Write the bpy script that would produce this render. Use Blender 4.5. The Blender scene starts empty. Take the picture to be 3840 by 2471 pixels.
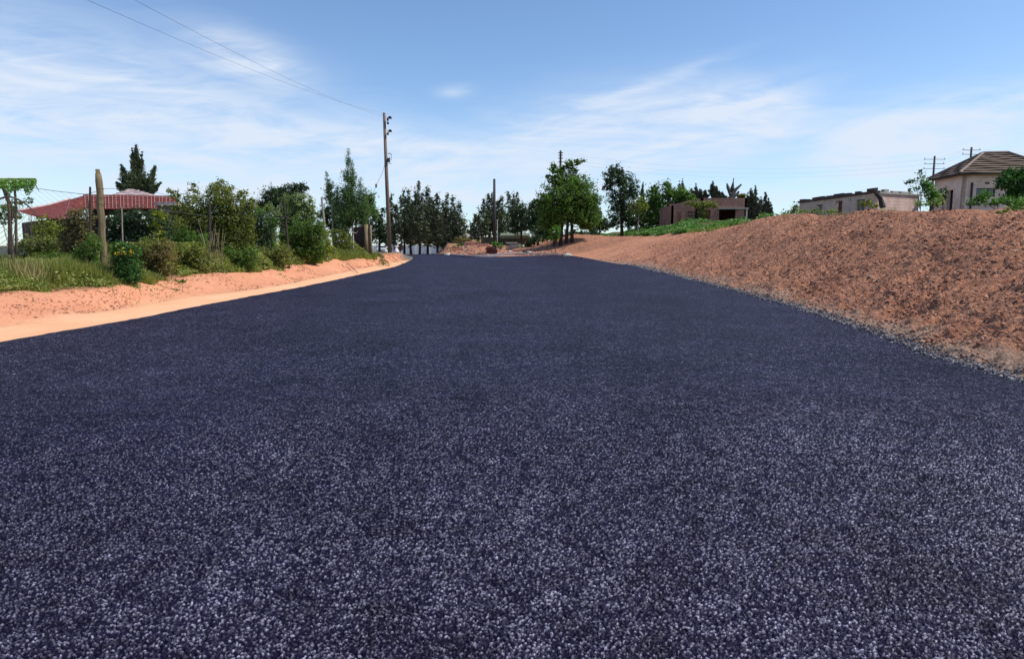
import bpy, math, random
import numpy as np
from mathutils import Vector
R = math.radians
rs = np.random.RandomState(7)
random.seed(7)
sc = bpy.context.scene
COL = sc.collection

# ------------------------------------------------------------------ camera
PITCH = R(7.0); F = 683.0; H0 = 1.5
cd = bpy.data.cameras.new('camera'); cam = bpy.data.objects.new('camera', cd); COL.objects.link(cam)
cam.location = (0, 0, H0); cam.rotation_euler = (R(90) - PITCH, 0, 0)
cd.lens = 24.0; cd.sensor_width = 36; cd.clip_start = 0.05; cd.clip_end = 6000
sc.camera = cam
# ------------------------------------------------------------------ light
SUN_EL = R(52); SAX, SAY = 0.998, -0.06            # towards the sun, horizontally
sl = bpy.data.lights.new('sun', 'SUN'); so = bpy.data.objects.new('sun', sl); COL.objects.link(so)
sl.energy = 4.6; sl.angle = R(0.5); sl.color = (1.0, 0.95, 0.87)
sd = Vector((SAX * math.cos(SUN_EL), SAY * math.cos(SUN_EL), math.sin(SUN_EL))).normalized()
so.rotation_euler = sd.to_track_quat('Z', 'Y').to_euler()
sc.view_settings.view_transform = 'Standard'; sc.view_settings.look = 'None'
sc.view_settings.exposure = 0.0; sc.view_settings.gamma = 1.0

class NT:
    """small node helper"""
    def __init__(s, tree): s.t = tree; s.n = tree.nodes; s.l = tree.links
    def node(s, typ, **kw):
        n = s.n.new(typ)
        for k, v in kw.items():
            if k == 'inp':
                for a, b in v.items():
                    if isinstance(b, bpy.types.NodeSocket): s.l.new(b, n.inputs[a])
                    else: n.inputs[a].default_value = b
            else: setattr(n, k, v)
        return n
    def math(s, op, a, b=None, c=None, clamp=False):
        n = s.n.new('ShaderNodeMath'); n.operation = op; n.use_clamp = clamp
        for i, v in enumerate((a, b, c)):
            if v is None: continue
            if isinstance(v, bpy.types.NodeSocket): s.l.new(v, n.inputs[i])
            else: n.inputs[i].default_value = v
        return n.outputs[0]
    def mix(s, fac, a, b, bt='MIX'):
        n = s.n.new('ShaderNodeMix'); n.data_type = 'RGBA'; n.blend_type = bt
        for i, v in ((0, fac), (6, a), (7, b)):
            if isinstance(v, bpy.types.NodeSocket): s.l.new(v, n.inputs[i])
            elif i == 0: n.inputs[0].default_value = v
            else: n.inputs[i].default_value = (v[0], v[1], v[2], 1)
        return n.outputs[2]
    def ramp(s, fac, stops, interp='LINEAR'):
        n = s.n.new('ShaderNodeValToRGB'); s.l.new(fac, n.inputs[0]); cr = n.color_ramp; cr.interpolation = interp
        while len(cr.elements) < len(stops): cr.elements.new(0.5)
        for e, (p, c) in zip(cr.elements, stops):
            e.position = p; c = c if isinstance(c, (tuple, list)) else (c, c, c); e.color = (c[0], c[1], c[2], 1)
        return n.outputs[0]
    def noise(s, vec, scale, detail=4, rough=0.55, dist=0.0):
        n = s.n.new('ShaderNodeTexNoise'); s.l.new(vec, n.inputs['Vector'])
        n.inputs['Scale'].default_value = scale; n.inputs['Detail'].default_value = detail
        n.inputs['Roughness'].default_value = rough; n.inputs['Distortion'].default_value = dist
        return n.outputs[0]

# ------------------------------------------------------------------ sky with thin cirrus
w = bpy.data.worlds.new('World'); sc.world = w; w.use_nodes = True
t = NT(w.node_tree); t.n.clear()
sky = t.node('ShaderNodeTexSky', sky_type='NISHITA', sun_disc=False, sun_elevation=SUN_EL,
             sun_rotation=math.atan2(SAX, SAY), altitude=1200, air_density=1.0, dust_density=0.6, ozone_density=2.0)
tc = t.node('ShaderNodeTexCoord'); sp = t.node('ShaderNodeSeparateXYZ', inp={0: tc.outputs['Generated']})
az = t.math('MULTIPLY', t.math('ARCTAN2', sp.outputs[0], sp.outputs[1]), 57.2958)
el = t.math('MULTIPLY', t.math('ARCSINE', sp.outputs[2]), 57.2958)
def blob(a, e, ra, re, k, shear=0.0):
    da = t.math('SUBTRACT', az, a); de = t.math('SUBTRACT', el, e)
    if shear: de = t.math('SUBTRACT', de, t.math('MULTIPLY', da, shear))
    q = t.math('ADD', t.math('POWER', t.math('ABSOLUTE', t.math('DIVIDE', da, ra)), 2.0), t.math('POWER', t.math('ABSOLUTE', t.math('DIVIDE', de, re)), 2.0))
    return t.math('MULTIPLY', t.math('EXPONENT', t.math('MULTIPLY', q, -1.0)), k)
m = blob(-27, 7.5, 14, 4.8, 1.25, -0.17)
for b in ((-44, 9.0, 12, 3.4, 0.8, -0.08), (-20.5, 13.8, 3.6, 1.5, 0.85, -0.18), (-8, 6.6, 7, 2.2, 0.85, -0.22), (9, 8.6, 10, 2.9, 1.45, 0.08),
          (18, 9.6, 4.5, 1.9, 0.8, 0.1), (2, 6.0, 9, 1.6, 0.6, -0.04), (32, 7.2, 7, 2.4, 1.6, 0.08), (43, 6.6, 12, 2.4, 1.6, -0.03), (14, 3.8, 22, 1.0, 0.5, 0), (-4.6, 12.2, 1.4, .45, .45, .1),
          (11, 12.5, 5, .5, .42, .28), (-100, 15, 40, 10, .8, 0), (110, 15, 40, 10, .8, 0), (180, 14, 40, 9, .8, 0)):
    m = t.math('ADD', m, blob(*b))
cv = t.node('ShaderNodeCombineXYZ', inp={0: t.math('MULTIPLY', az, 0.045), 1: t.math('MULTIPLY', t.math('ADD', el, t.math('MULTIPLY', az, 0.06)), 0.2), 2: 0.0})
n1 = t.noise(cv.outputs[0], 1.5, 8, 0.6, 1.6)
cv2 = t.node('ShaderNodeCombineXYZ', inp={0: t.math('MULTIPLY', az, 0.10), 1: t.math('MULTIPLY', t.math('ADD', el, t.math('MULTIPLY', az, -0.10)), 0.50), 2: 3.3})
n2 = t.noise(cv2.outputs[0], 1.6, 9, 0.62, 0.8)
nn = t.math('ADD', t.math('MULTIPLY', n1, 0.62), t.math('MULTIPLY', n2, 0.50))
dens = t.math('MULTIPLY', t.math('MULTIPLY', m, 1.35, clamp=True), t.math('MULTIPLY_ADD', nn, 3.1, -1.0, clamp=True))
dens = t.math('MULTIPLY', dens, 0.92)
hz = t.math('MULTIPLY', t.math('EXPONENT', t.math('MULTIPLY', t.math('ABSOLUTE', el), -0.22)), 0.30)
base = t.mix(1.0, sky.outputs[0], (1.19, 1.32, 1.42), 'MULTIPLY')
c1 = t.mix(hz, base, (3.9, 5.3, 7.1))
c2 = t.mix(dens, c1, (6.3, 7.0, 8.1))
bg = t.node('ShaderNodeBackground', inp={'Color': c2, 'Strength': 0.12}); ow = t.node('ShaderNodeOutputWorld', inp={'Surface': bg.outputs[0]})

# ------------------------------------------------------------------ projection helpers (pixels of a 1024x658 picture -> metres)
cp, sp_ = math.cos(PITCH), math.sin(PITCH)
def ray(x, y):
    a = (x - 512) / F; b = (329 - y) / F
    return a, cp + b * sp_, -sp_ + b * cp
def at(x, y, Y):
    dx, dy, dz = ray(x, y); k = Y / dy
    return Vector((dx * k, Y, H0 + dz * k))
def px(x, Y): return at(x, 245, Y).x
def hz_(y, Y, x=512): return at(x, y, Y).z
SL = 0.0125
def on_road(x, y, off=0.0):
    dx, dy, dz = ray(x, y); q = -dz / dy
    Y = (H0 - off + SL * 8) / (q + SL)
    if Y < 8: Y = (H0 - off) / q
    Y = min(Y, 62)
    return dx / dy * Y, Y
def ss(x, a, b):
    u = np.clip((x - a) / (b - a), 0, 1); return u * u * (3 - 2 * u)
# value noise
TAB = np.random.RandomState(3).rand(512, 512)
def vn(x, y):
    xi = np.floor(x).astype(np.int64); yi = np.floor(y).astype(np.int64); fx = x - xi; fy = y - yi
    fx = fx * fx * (3 - 2 * fx); fy = fy * fy * (3 - 2 * fy)
    a = TAB[xi & 511, yi & 511]; b = TAB[(xi + 1) & 511, yi & 511]; c = TAB[xi & 511, (yi + 1) & 511]; d = TAB[(xi + 1) & 511, (yi + 1) & 511]
    return (a * (1 - fx) + b * fx) * (1 - fy) + (c * (1 - fx) + d * fx) * fy - 0.5
def fbm(x, y, o=4, g=0.5):
    r = 0; k = 1.0
    for i in range(o):
        r = r + vn(x * 2 ** i + 17.3 * i, y * 2 ** i + 9.1 * i) * k; k *= g
    return r
# edges of the road, from the ground up
def table(pts, off=0.0):
    q = sorted([(on_road(x, y, off)[1], on_road(x, y, off)[0]) for x, y in pts]); return [a for a, _ in q], [b for _, b in q]
LE = [(0, 340.8), (43.5, 333), (89, 325.7), (150, 315), (185, 307.7), (267, 292.5), (292, 288), (333, 279.7), (368, 272), (394.5, 266.2), (405, 262.2), (412, 259), (413.5, 256.5)]
RE = [(1024, 380), (978, 366), (938, 356), (897, 338.5), (839, 320), (795, 306), (747, 293), (700, 281), (637, 266), (610, 262), (586.7, 257.5)]
PE = [(0, 327), (98, 311), (145, 303), (212, 293), (267, 287), (320, 276), (363, 267), (392, 262)]
VE = [(0, 295), (60, 291), (111, 288), (145, 281), (223, 273), (267, 270), (290, 264), (315, 263), (336, 259.5), (368, 258.5)]
ly, lx = table(LE); ly = [-8] + ly + [65, 80, 120]; lx = [lx[0]] + lx + [-10.5, -14, -24]
ry, rx = table(RE); ry = [-8, 3] + ry + [60, 70, 90, 130, 400]; rx = [5.2, 5.5] + rx + [5.2, 3.5, 5, 9, 40]
py_, pxx = table(PE, 0.03); vy, vx = table(VE, 0.40)
def XL(Y): return np.interp(Y, ly, lx)
def XR(Y): return np.interp(Y, ry, rx)
def U1(Y): return np.clip(XL(Y) - np.interp(Y, py_, pxx), 0.25, 2.5)
def U2(Y): return np.clip(XL(Y) - np.interp(Y, vy, vx), U1(Y) + 0.8, 6)
HY = [-8, 10, 16, 18.6, 23, 27, 34, 38, 42, 47, 60, 72, 83, 100, 140]
HZ = [2.0, 2.08, 2.24, 2.34, 2.58, 2.70, 2.85, 2.72, 2.45, 2.4, 2.45, 2.45, 2.1, 2.2, 3.0]
XY = [-8, 5, 16, 27, 47, 60, 72, 83, 100, 130, 400]; XCX = [10.5, 11, 12, 12.7, 12.9, 13, 12.5, 11, 11.5, 14, 60]
def zr(Y):
    return np.where(Y < 60, SL * np.maximum(Y - 8, 0), 0.65)
def T(X, Y, detail=False):
    X = np.asarray(X, float); Y = np.asarray(Y, float)
    bR = 0.65 + 0.035 * np.clip(Y - 60, 0, 75); bL = 0.65 - 0.0165 * np.clip(Y - 60, 0, 42)
    far = bL + (bR - bL) * ss(X / np.maximum(Y, 1), -0.108, -0.092)
    z = np.where(Y < 60, zr(Y), far)
    u = XL(Y) - X; u1 = U1(Y); u2 = U2(Y); tl = 1 - ss(Y, 50, 64)
    left = -0.03 + 0.05 * ss(u / u1, 0, 1) + 0.42 * ss((u - u1) / (u2 - u1), 0, 1.05) + 0.5 * ss(u, 4, 30)
    z = z + np.where(u > 0, left * tl + 0 * u, 0)
    v = X - XR(Y); wd = np.interp(Y, XY, XCX) - XR(Y); tt = v / wd; h = np.interp(Y, HY, HZ)
    S = np.clip(0.72 * np.clip(tt, 0, 1) + 0.28 * ss(tt, 0.05, 0.95), 0, 1)
    S = np.where(tt > 0, S, 0)
    z = z + (h - z) * S
    z = z + np.where(tt > 1, 0.25 * ss(Y, 55, 67) * np.clip(X - np.interp(Y, XY, XCX), 0, 5), 0)
    z = z + 1.35 * np.exp(-((X - 6.2) / 3.2) ** 2 - ((Y - 72) / 4.5) ** 2) * ss(Y, 61, 67)
    z = z + 0.62 * np.exp(-((X + 3.6) / 2.6) ** 2 - ((Y - 66) / 3.0) ** 2)
    z = z + 0.9 * np.exp(-((X - 10.5) / 2.2) ** 2 - ((Y - 92) / 3.0) ** 2)
    inside = (u < 0) & (v < 0)
    if detail:
        # mounds, clods and scrape marks of the right bank
        bk = ss(tt, 0.0, 0.25) * (1 - ss(Y, 90, 120))
        near = 1 - 0.62 * ss(Y, 14, 48)
        fade = np.where(tt > 1.6, np.exp(-(tt - 1.6) * 1.0), 1)
        big = fbm(X * 0.55, Y * 0.35, 3) * 0.20
        gro = fbm(X * 0.55 + Y * 0.30, Y * 2.3 - X * 0.9 + 5, 3, .55)
        cl = np.abs(fbm(X * 4.2, Y * 4.2, 4, 0.62))
        cl2 = fbm(X * 11, Y * 9, 2, 0.6)
        la = X * .90 + Y * .43; lb = -X * .43 + Y * .90
        for q_ in (0, 40):
            gn = vn(la * .16 + q_, lb * .75 + q_) + .25 * vn(la * .9, lb * 2.2); z = z - bk * fade * near * .17 * np.exp(-(gn / .085) ** 2) * ss(vn(la * .55 + 5 + q_, lb * .6 + q_), -.02, .2)
        z = z + bk * fade * (big * (0.6 + 0.4 * near) + near * (0.13 * gro - 0.45 * np.clip(fbm(X * 0.5 + Y * .25 + 31, Y * 1.7 - X * .75 + 9, 3, .6) - .24, 0, .3) + 0.11 * (0.28 - cl) + 0.060 * cl2))
        # loosened soil at the toe
        toe = ss(v, -0.05, 0.25) * (1 - ss(v, 0.9, 2.2)) * (1 - ss(Y, 30, 60))
        z = z + toe * 0.10 * (fbm(X * 5, Y * 4, 3, .6) + 0.15)
        # footprints and ruts of the left verge
        vg = ss(u, u1 * 0.8, u1 * 1.3) * (1 - ss(u, 12, 20)) * (Y < 75)
        z = z + vg * (0.09 * fbm(X * 0.9, Y * 0.8, 3) + 0.045 * np.minimum(fbm(X * 3.4, Y * 3.4, 3, .6) + 0.12, 0.05))
        z = z + np.where((u > 0), 0.012 * fbm(X * 2.5, Y * 0.7, 2), 0)
        z = z + np.where((Y > 62) & (v < 0) & (X > -9) & (Y < 90), 0.16 * fbm(X * 1.6, Y * 1.3, 4, .6), 0)
    # under the asphalt the ground is lower
    lo = ss(-u, -0.02, 0.12) * ss(-v, -0.02, 0.12) * (Y < yend(X, Y) - 0.3)
    return z - 0.09 * lo
FR = [0, .12, .25, .35, .45, .65, .9, 1]; FE = [78, 68, 59, 55.3, 53.8, 57, 59.5, 58.5]
def yend(X, Y):
    f = np.clip((X - XL(Y)) / (XR(Y) - XL(Y)), 0, 1); return np.interp(f, FR, FE)
def gz(X, Y): return float(T(X, Y))

# ------------------------------------------------------------------ object helpers
ORG = {}
def tag(o, label=None, cat=None, group=None, kind=None):
    if label: o['label'] = label
    if cat: o['category'] = cat
    if group: o['group'] = group
    if kind: o['kind'] = kind
    return o
def thing(name, label, cat, loc, group=None):
    o = bpy.data.objects.new(name, None); COL.objects.link(o); o.location = loc; o.empty_display_size = 0.2
    ORG[o.name] = Vector(loc); return tag(o, label, cat, group)
def link(name, V, Fc, mats, parent=None, loc=None, smooth=False, mi=None):
    """V (n,3) world coordinates, Fc (m,k) or list of faces"""
    V = np.asarray(V, dtype=np.float64).reshape(-1, 3)
    org = ORG[parent.name] if parent is not None else Vector(loc if loc is not None else (0, 0, 0))
    V = V - np.array(org)
    me = bpy.data.meshes.new(name)
    if isinstance(Fc, np.ndarray):
        m_, k = Fc.shape
        me.vertices.add(len(V)); me.vertices.foreach_set('co', V.astype(np.float32).ravel())
        me.loops.add(m_ * k); me.loops.foreach_set('vertex_index', Fc.astype(np.int32).ravel())
        me.polygons.add(m_); me.polygons.foreach_set('loop_start', np.arange(0, m_ * k, k, dtype=np.int32))
        me.update(calc_edges=True); me.validate()
    else:
        me.from_pydata(V.tolist(), [], Fc)
    if smooth: me.polygons.foreach_set('use_smooth', [True] * len(me.polygons))
    for m_ in (mats if isinstance(mats, list) else [mats]): me.materials.append(m_)
    if mi is not None: me.polygons.foreach_set('material_index', mi)
    o = bpy.data.objects.new(name, me); COL.objects.link(o)
    if parent is not None: o.parent = parent; ORG[o.name] = org
    else: o.location = org; ORG[o.name] = org
    return o
class MB:
    def __init__(s): s.v = []; s.f = []
    def quad(s, *p):
        i = len(s.v); s.v += [tuple(q) for q in p]; s.f.append(tuple(range(i, i + len(p)))); return s
    def box(s, c, d, rz=0.0, jit=0.0, rx_=0.0):
        i = len(s.v); cz, sz = math.cos(rz), math.sin(rz); cx, sx = math.cos(rx_), math.sin(rx_)
        for a in (-.5, .5):
            for b in (-.5, .5):
                for e in (-.5, .5):
                    x, y, z = a * d[0], b * d[1], e * d[2]
                    if jit: x += random.uniform(-jit, jit); y += random.uniform(-jit, jit); z += random.uniform(-jit, jit)
                    y, z = y * cx - z * sx, y * sx + z * cx
                    s.v.append((c[0] + x * cz - y * sz, c[1] + x * sz + y * cz, c[2] + z))
        for q in ((0, 1, 3, 2), (4, 6, 7, 5), (0, 4, 5, 1), (2, 3, 7, 6), (0, 2, 6, 4), (1, 5, 7, 3)): s.f.append(tuple(i + k for k in q))
        return s
    def tube(s, pts, rad, n=8, cap=True):
        pts = [Vector(p) for p in pts]; rad = rad if isinstance(rad, (list, tuple)) else [rad] * len(pts)
        i = len(s.v)
        for k, p in enumerate(pts):
            d = (pts[min(k + 1, len(pts) - 1)] - pts[max(k - 1, 0)]).normalized()
            a = d.cross(Vector((0, 0, 1))); a = d.cross(Vector((1, 0, 0))) if a.length < 0.1 else a
            a.normalize(); b = d.cross(a)
            for j in range(n):
                t_ = 2 * math.pi * j / n; s.v.append(tuple(p + (a * math.cos(t_) + b * math.sin(t_)) * rad[k]))
        for k in range(len(pts) - 1):
            for j in range(n):
                a0 = i + k * n + j; a1 = i + k * n + (j + 1) % n; s.f.append((a0, a1, a1 + n, a0 + n))
        if cap:
            s.f.append(tuple(i + j for j in range(n))[::-1]); s.f.append(tuple(i + (len(pts) - 1) * n + j for j in range(n)))
        return s
    def lathe(s, c, prof, n=10):
        i = len(s.v)
        for r_, z_ in prof:
            for j in range(n):
                t_ = 2 * math.pi * j / n; s.v.append((c[0] + r_ * math.cos(t_), c[1] + r_ * math.sin(t_), c[2] + z_))
        for k in range(len(prof) - 1):
            for j in range(n):
                a0 = i + k * n + j; a1 = i + k * n + (j + 1) % n; s.f.append((a0, a1, a1 + n, a0 + n))
        s.f.append(tuple(i + (len(prof) - 1) * n + j for j in range(n))); return s
    def build(s, name, mat_, parent=None, loc=None, smooth=False): return link(name, s.v, s.f, mat_, parent, loc, smooth)

# ------------------------------------------------------------------ materials
def pmat(name, col, rough=0.8, var=0.25, scale=6.0, bump=0.0, bscale=None, col2=None, metal=0.0, spec=None, stretch=None):
    m_ = bpy.data.materials.new(name); m_.use_nodes = True; k = NT(m_.node_tree); b = k.n['Principled BSDF']
    tcn = k.node('ShaderNodeTexCoord'); v = tcn.outputs['Object']
    if stretch: v = k.node('ShaderNodeMapping', inp={0: v, 3: stretch}).outputs[0]
    n_ = k.noise(v, scale, 6, 0.6)
    c2_ = col2 if col2 else tuple(c * (1 - var) for c in col); c1_ = col if col2 else tuple(min(1, c * (1 + var * .6)) for c in col)
    k.l.new(k.ramp(n_, [(0.32, c2_), (0.66, c1_)]), b.inputs['Base Color'])
    b.inputs['Roughness'].default_value = rough; b.inputs['Metallic'].default_value = metal
    if spec is not None: b.inputs['Specular IOR Level'].default_value = spec
    if bump:
        bn = k.node('ShaderNodeBump', inp={'Strength': 1.0, 'Distance': bump, 'Height': k.noise(v, bscale or scale * 4, 5, 0.65)})
        k.l.new(bn.outputs[0], b.inputs['Normal'])
    return m_
def leafmat(name, cols, transl=0.28, rough=0.55):
    m_ = bpy.data.materials.new(name); m_.use_nodes = True; k = NT(m_.node_tree); b = k.n['Principled BSDF']; out = k.n['Material Output']
    g = k.node('ShaderNodeNewGeometry'); r_ = g.outputs['Random Per Island']
    c = k.ramp(r_, [(i / max(1, len(cols) - 1), q) for i, q in enumerate(cols)])
    tcn = k.node('ShaderNodeTexCoord'); big = k.noise(tcn.outputs['Object'], 0.9, 3)
    c = k.mix(1.0, c, k.ramp(big, [(0.3, (0.72, 0.72, 0.75)), (0.7, (1.3, 1.28, 1.1))]), 'MULTIPLY')
    k.l.new(c, b.inputs['Base Color']); b.inputs['Roughness'].default_value = rough
    b.inputs['Specular IOR Level'].default_value = 0.35
    tr = k.node('ShaderNodeBsdfTranslucent', inp={'Color': k.mix(1.0, c, (1.2, 1.5, 0.6), 'MULTIPLY')})
    ms = k.node('ShaderNodeMixShader', inp={0: transl, 1: b.outputs[0], 2: tr.outputs[0]}); k.l.new(ms.outputs[0], out.inputs['Surface'])
    return m_
LM = {
 'dark': leafmat('leaf_dark', [(.018, .040, .018), (.034, .068, .026), (.075, .12, .05)], .2),
 'conifer': leafmat('leaf_conifer', [(.045, .064, .042), (.08, .105, .065), (.16, .18, .12)], .3),
 'greyconifer': leafmat('leaf_grey_conifer', [(.05, .055, .045), (.08, .085, .07), (.12, .12, .10)], .10),
 'mid': leafmat('leaf_mid', [(.045, .09, .018), (.09, .165, .032), (.18, .27, .07)], .45),
 'bright': leafmat('leaf_bright', [(.045, .12, .015), (.08, .19, .025), (.15, .28, .05)]),
 'lime': leafmat('leaf_lime', [(.09, .2, .03), (.16, .32, .06), (.28, .46, .14)], .45),
 'olive': leafmat('leaf_olive', [(.08, .10, .022), (.16, .185, .045), (.30, .30, .10)], .45),
 'pale': leafmat('leaf_pale', [(.10, .14, .055), (.18, .23, .09), (.30, .35, .18)], .4),
 'yellow': leafmat('leaf_yellow', [(.10, .14, .012), (.20, .24, .02), (.33, .34, .04)]),
 'brown': leafmat('leaf_brown', [(.10, .08, .03), (.17, .14, .05), (.27, .22, .10)], .35),
 'glossy': leafmat('leaf_glossy', [(.018, .06, .012), (.035, .11, .02), (.075, .19, .04)], .25, .55),
 'feather': leafmat('leaf_feather', [(.06, .11, .05), (.10, .16, .075), (.16, .23, .12)], .35),
 'grass': leafmat('grass_blades', [(.09, .13, .025), (.16, .22, .045), (.26, .29, .08), (.37, .32, .15)], .3),
 'hay': leafmat('tall_grass_blades', [(.13, .15, .035), (.22, .24, .06), (.36, .34, .12)], .4),
 'cover': leafmat('ground_cover_leaf', [(.05, .13, .02), (.09, .20, .035), (.16, .27, .07)], .3),
 'straw': leafmat('dry_straw', [(.20, .16, .07), (.30, .24, .12), (.42, .36, .2)], .2),
 'white': leafmat('petal_white', [(.7, .7, .72), (.8, .8, .82)], .2), 'gold': leafmat('petal_yellow', [(.55, .36, .02), (.7, .48, .03)], .2),
}
BARK = pmat('bark', (.10, .075, .055), .9, .5, 12, .01, 40); DARKBARK = pmat('dark_bark', (.035, .028, .022), .9, .4, 12)
PALEBARK = pmat('pale_bark', (.30, .26, .21), .9, .3, 12)
WOOD = pmat('weathered_wood', (.19, .145, .075), .85, .55, 3.0, .006, 30, stretch=(6, 6, .6))
POLEM = pmat('creosoted_pole', (.17, .115, .085), .8, .4, 2.0, .004, 30, stretch=(6, 6, .4))
DARKPOLE = pmat('dark_pole', (.03, .028, .028), .8, .3, 3); IRON = pmat('rusty_iron', (.055, .032, .024), .8, .5, 20)
WIRE = pmat('wire', (.06, .065, .07), .5, .2, 5, metal=.5); RUSTW = pmat('rusty_wire', (.22, .13, .08), .7, .3, 9)
CERAM = pmat('dark_ceramic', (.02, .018, .02), .3, .2, 5)

# asphalt
asph = bpy.data.materials.new('fresh_asphalt'); asph.use_nodes = True; k = NT(asph.node_tree); b = k.n['Principled BSDF']
v = k.node('ShaderNodeTexCoord').outputs['Object']
wob = k.node('ShaderNodeVectorMath', operation='MULTIPLY_ADD', inp={0: k.node('ShaderNodeTexNoise', inp={'Vector': v, 'Scale': 45.0, 'Detail': 2.0}).outputs['Color'], 1: (.016, .016, .016), 2: v}).outputs[0]
va = k.node('ShaderNodeTexVoronoi', inp={'Vector': wob, 'Scale': 46.0, 'Randomness': 1.0})
vb = k.node('ShaderNodeTexVoronoi', inp={'Vector': wob, 'Scale': 95.0, 'Randomness': 1.0})
ra = k.node('ShaderNodeSeparateColor', inp={0: va.outputs['Color']}); rb = k.node('ShaderNodeSeparateColor', inp={0: vb.outputs['Color']})
big = k.noise(v, 0.45, 5, .6); med = k.noise(v, 5.0, 4, .6)
dome = k.math('SUBTRACT', 1.0, k.math('MULTIPLY', va.outputs['Distance'], 1.5), clamp=True)
domb = k.math('SUBTRACT', 1.0, k.math('MULTIPLY', vb.outputs['Distance'], 1.5), clamp=True)
lift = k.math('ADD', k.math('MULTIPLY', ra.outputs[0], 0.75), k.math('MULTIPLY', dome, 0.5))
chipf = k.math('MULTIPLY', k.ramp(ra.outputs[1], [(0.35, 0.0), (0.75, 0.32), (1.0, 1.0)]), k.ramp(dome, [(0.22, 0.0), (0.55, 1.0)]))
chipg = k.math('MULTIPLY', k.ramp(rb.outputs[1], [(0.45, 0.0), (0.8, 0.3), (1.0, 1.0)]), k.ramp(domb, [(0.25, 0.0), (0.6, 1.0)]))
patch = k.ramp(k.math('ADD', k.math('MULTIPLY', big, .6), k.math('MULTIPLY', med, .4)), [(0.36, 0.55), (0.62, 1.0)])
cf = k.math('MULTIPLY', k.math('MAXIMUM', chipf, k.math('MULTIPLY', chipg, .8)), patch)
agg = k.node('ShaderNodeAttribute', attribute_name='agg').outputs['Fac']
isn = k.node('ShaderNodeAttribute', attribute_name='relief').outputs['Fac']
cfa = k.math('ADD', k.math('MULTIPLY', k.math('SUBTRACT', 1.0, isn), k.math('MULTIPLY', cf, k.math('MULTIPLY', k.ramp(k.noise(v, 16, 3, .6), [(.36, .25), (.62, 1.6)]), .50))), k.math('MULTIPLY', isn, k.math('MULTIPLY', agg, patch)))
bit = k.mix(k.ramp(big, [(.35, 0.0), (.65, 1.0)]), (.0050, .0042, .0165), (.0085, .0072, .027))
grain = k.math('MULTIPLY', k.ramp(k.noise(v, 7, 5, .7), [(.36, .66), (.64, 1.34)]), k.ramp(k.noise(v, 1.3, 4, .6), [(.35, .85), (.65, 1.12)]))
k.l.new(k.mix(1.0, k.mix(cfa, bit, (.50, .485, .63)), grain, 'MULTIPLY'), b.inputs['Base Color'])
k.l.new(k.math('SUBTRACT', .6, k.math('MULTIPLY', cfa, .32), clamp=True), b.inputs['Roughness']); k.l.new(k.math('ADD', .07, k.math('MULTIPLY', cfa, .55), clamp=True), b.inputs['Specular IOR Level'])
hgt = k.math('ADD', lift, k.math('ADD', k.math('MULTIPLY', domb, 0.25), k.math('MULTIPLY', med, 1.2)))
bp = k.node('ShaderNodeBump', inp={'Strength': 0.95, 'Distance': 0.013, 'Height': hgt}); k.l.new(bp.outputs[0], b.inputs['Normal'])

# soil: zone masks come from vertex attributes (what the ground is made of at each place)
soil = bpy.data.materials.new('red_soil'); soil.use_nodes = True; k = NT(soil.node_tree); b = k.n['Principled BSDF']
v = k.node('ShaderNodeTexCoord').outputs['Object']
z1 = k.node('ShaderNodeSeparateColor', inp={0: k.node('ShaderNodeAttribute', attribute_name='zone').outputs['Color']})
z2 = k.node('ShaderNodeSeparateColor', inp={0: k.node('ShaderNodeAttribute', attribute_name='zoneb').outputs['Color']})
nA = k.noise(v, 0.7, 6, .6); nB = k.noise(v, 9, 6, .65); nC = k.noise(v, 45, 4, .7)
red = k.mix(k.ramp(nA, [(.3, 0.), (.7, 1.)]), (.60, .255, .145), (.68, .32, .185))
red = k.mix(k.ramp(nB, [(.30, 1.), (.46, 0.)]), red, (.36, .16, .095))
red = k.mix(k.ramp(nC, [(.28, .6), (.42, 0.)]), red, (.22, .11, .07))
pale = k.mix(k.ramp(nA, [(.3, 0.), (.7, 1.)]), (.70, .37, .20), (.80, .46, .27))
pale = k.mix(k.ramp(nC, [(.28, .35), (.4, 0.)]), pale, (.45, .25, .15))
vc = k.node('ShaderNodeTexVoronoi', inp={'Vector': v, 'Scale': 22.0}); rc = k.node('ShaderNodeSeparateColor', inp={0: vc.outputs['Color']})
bank = k.mix(k.ramp(nA, [(.3, 0.), (.7, 1.)]), (.36, .155, .092), (.50, .235, .14))
bank = k.mix(k.ramp(nB, [(.36, .9), (.52, 0.)]), bank, (.24, .115, .075))
bank = k.mix(k.ramp(rc.outputs[0], [(.70, 0.), (.95, .75)]), bank, (.58, .33, .22))
bank = k.mix(k.ramp(rc.outputs[1], [(.80, 0.), (.95, .8)]), bank, (.13, .085, .075))
toe = k.mix(k.ramp(nB, [(.4, 0.), (.6, 1.)]), (.22, .15, .11), (.46, .31, .23))
grs = k.mix(k.ramp(nB, [(.4, 0.), (.6, 1.)]), (.09, .085, .035), (.20, .14, .07))
grv = k.mix(k.ramp(nB, [(.4, 0.), (.6, 1.)]), (.10, .095, .09), (.19, .165, .14))
c = k.mix(z1.outputs[0], red, pale); c = k.mix(z1.outputs[2], c, bank); c = k.mix(z2.outputs[1], c, toe)
c = k.mix(z1.outputs[1], c, grs); c = k.mix(z2.outputs[0], c, grv)
k.l.new(c, b.inputs['Base Color']); b.inputs['Roughness'].default_value = 0.95; b.inputs['Specular IOR Level'].default_value = 0.1
hh = k.math('ADD', k.math('MULTIPLY', nB, 1.0), k.math('ADD', k.math('MULTIPLY', nC, .5), k.math('MULTIPLY', vc.outputs['Distance'], -.5)))
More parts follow.
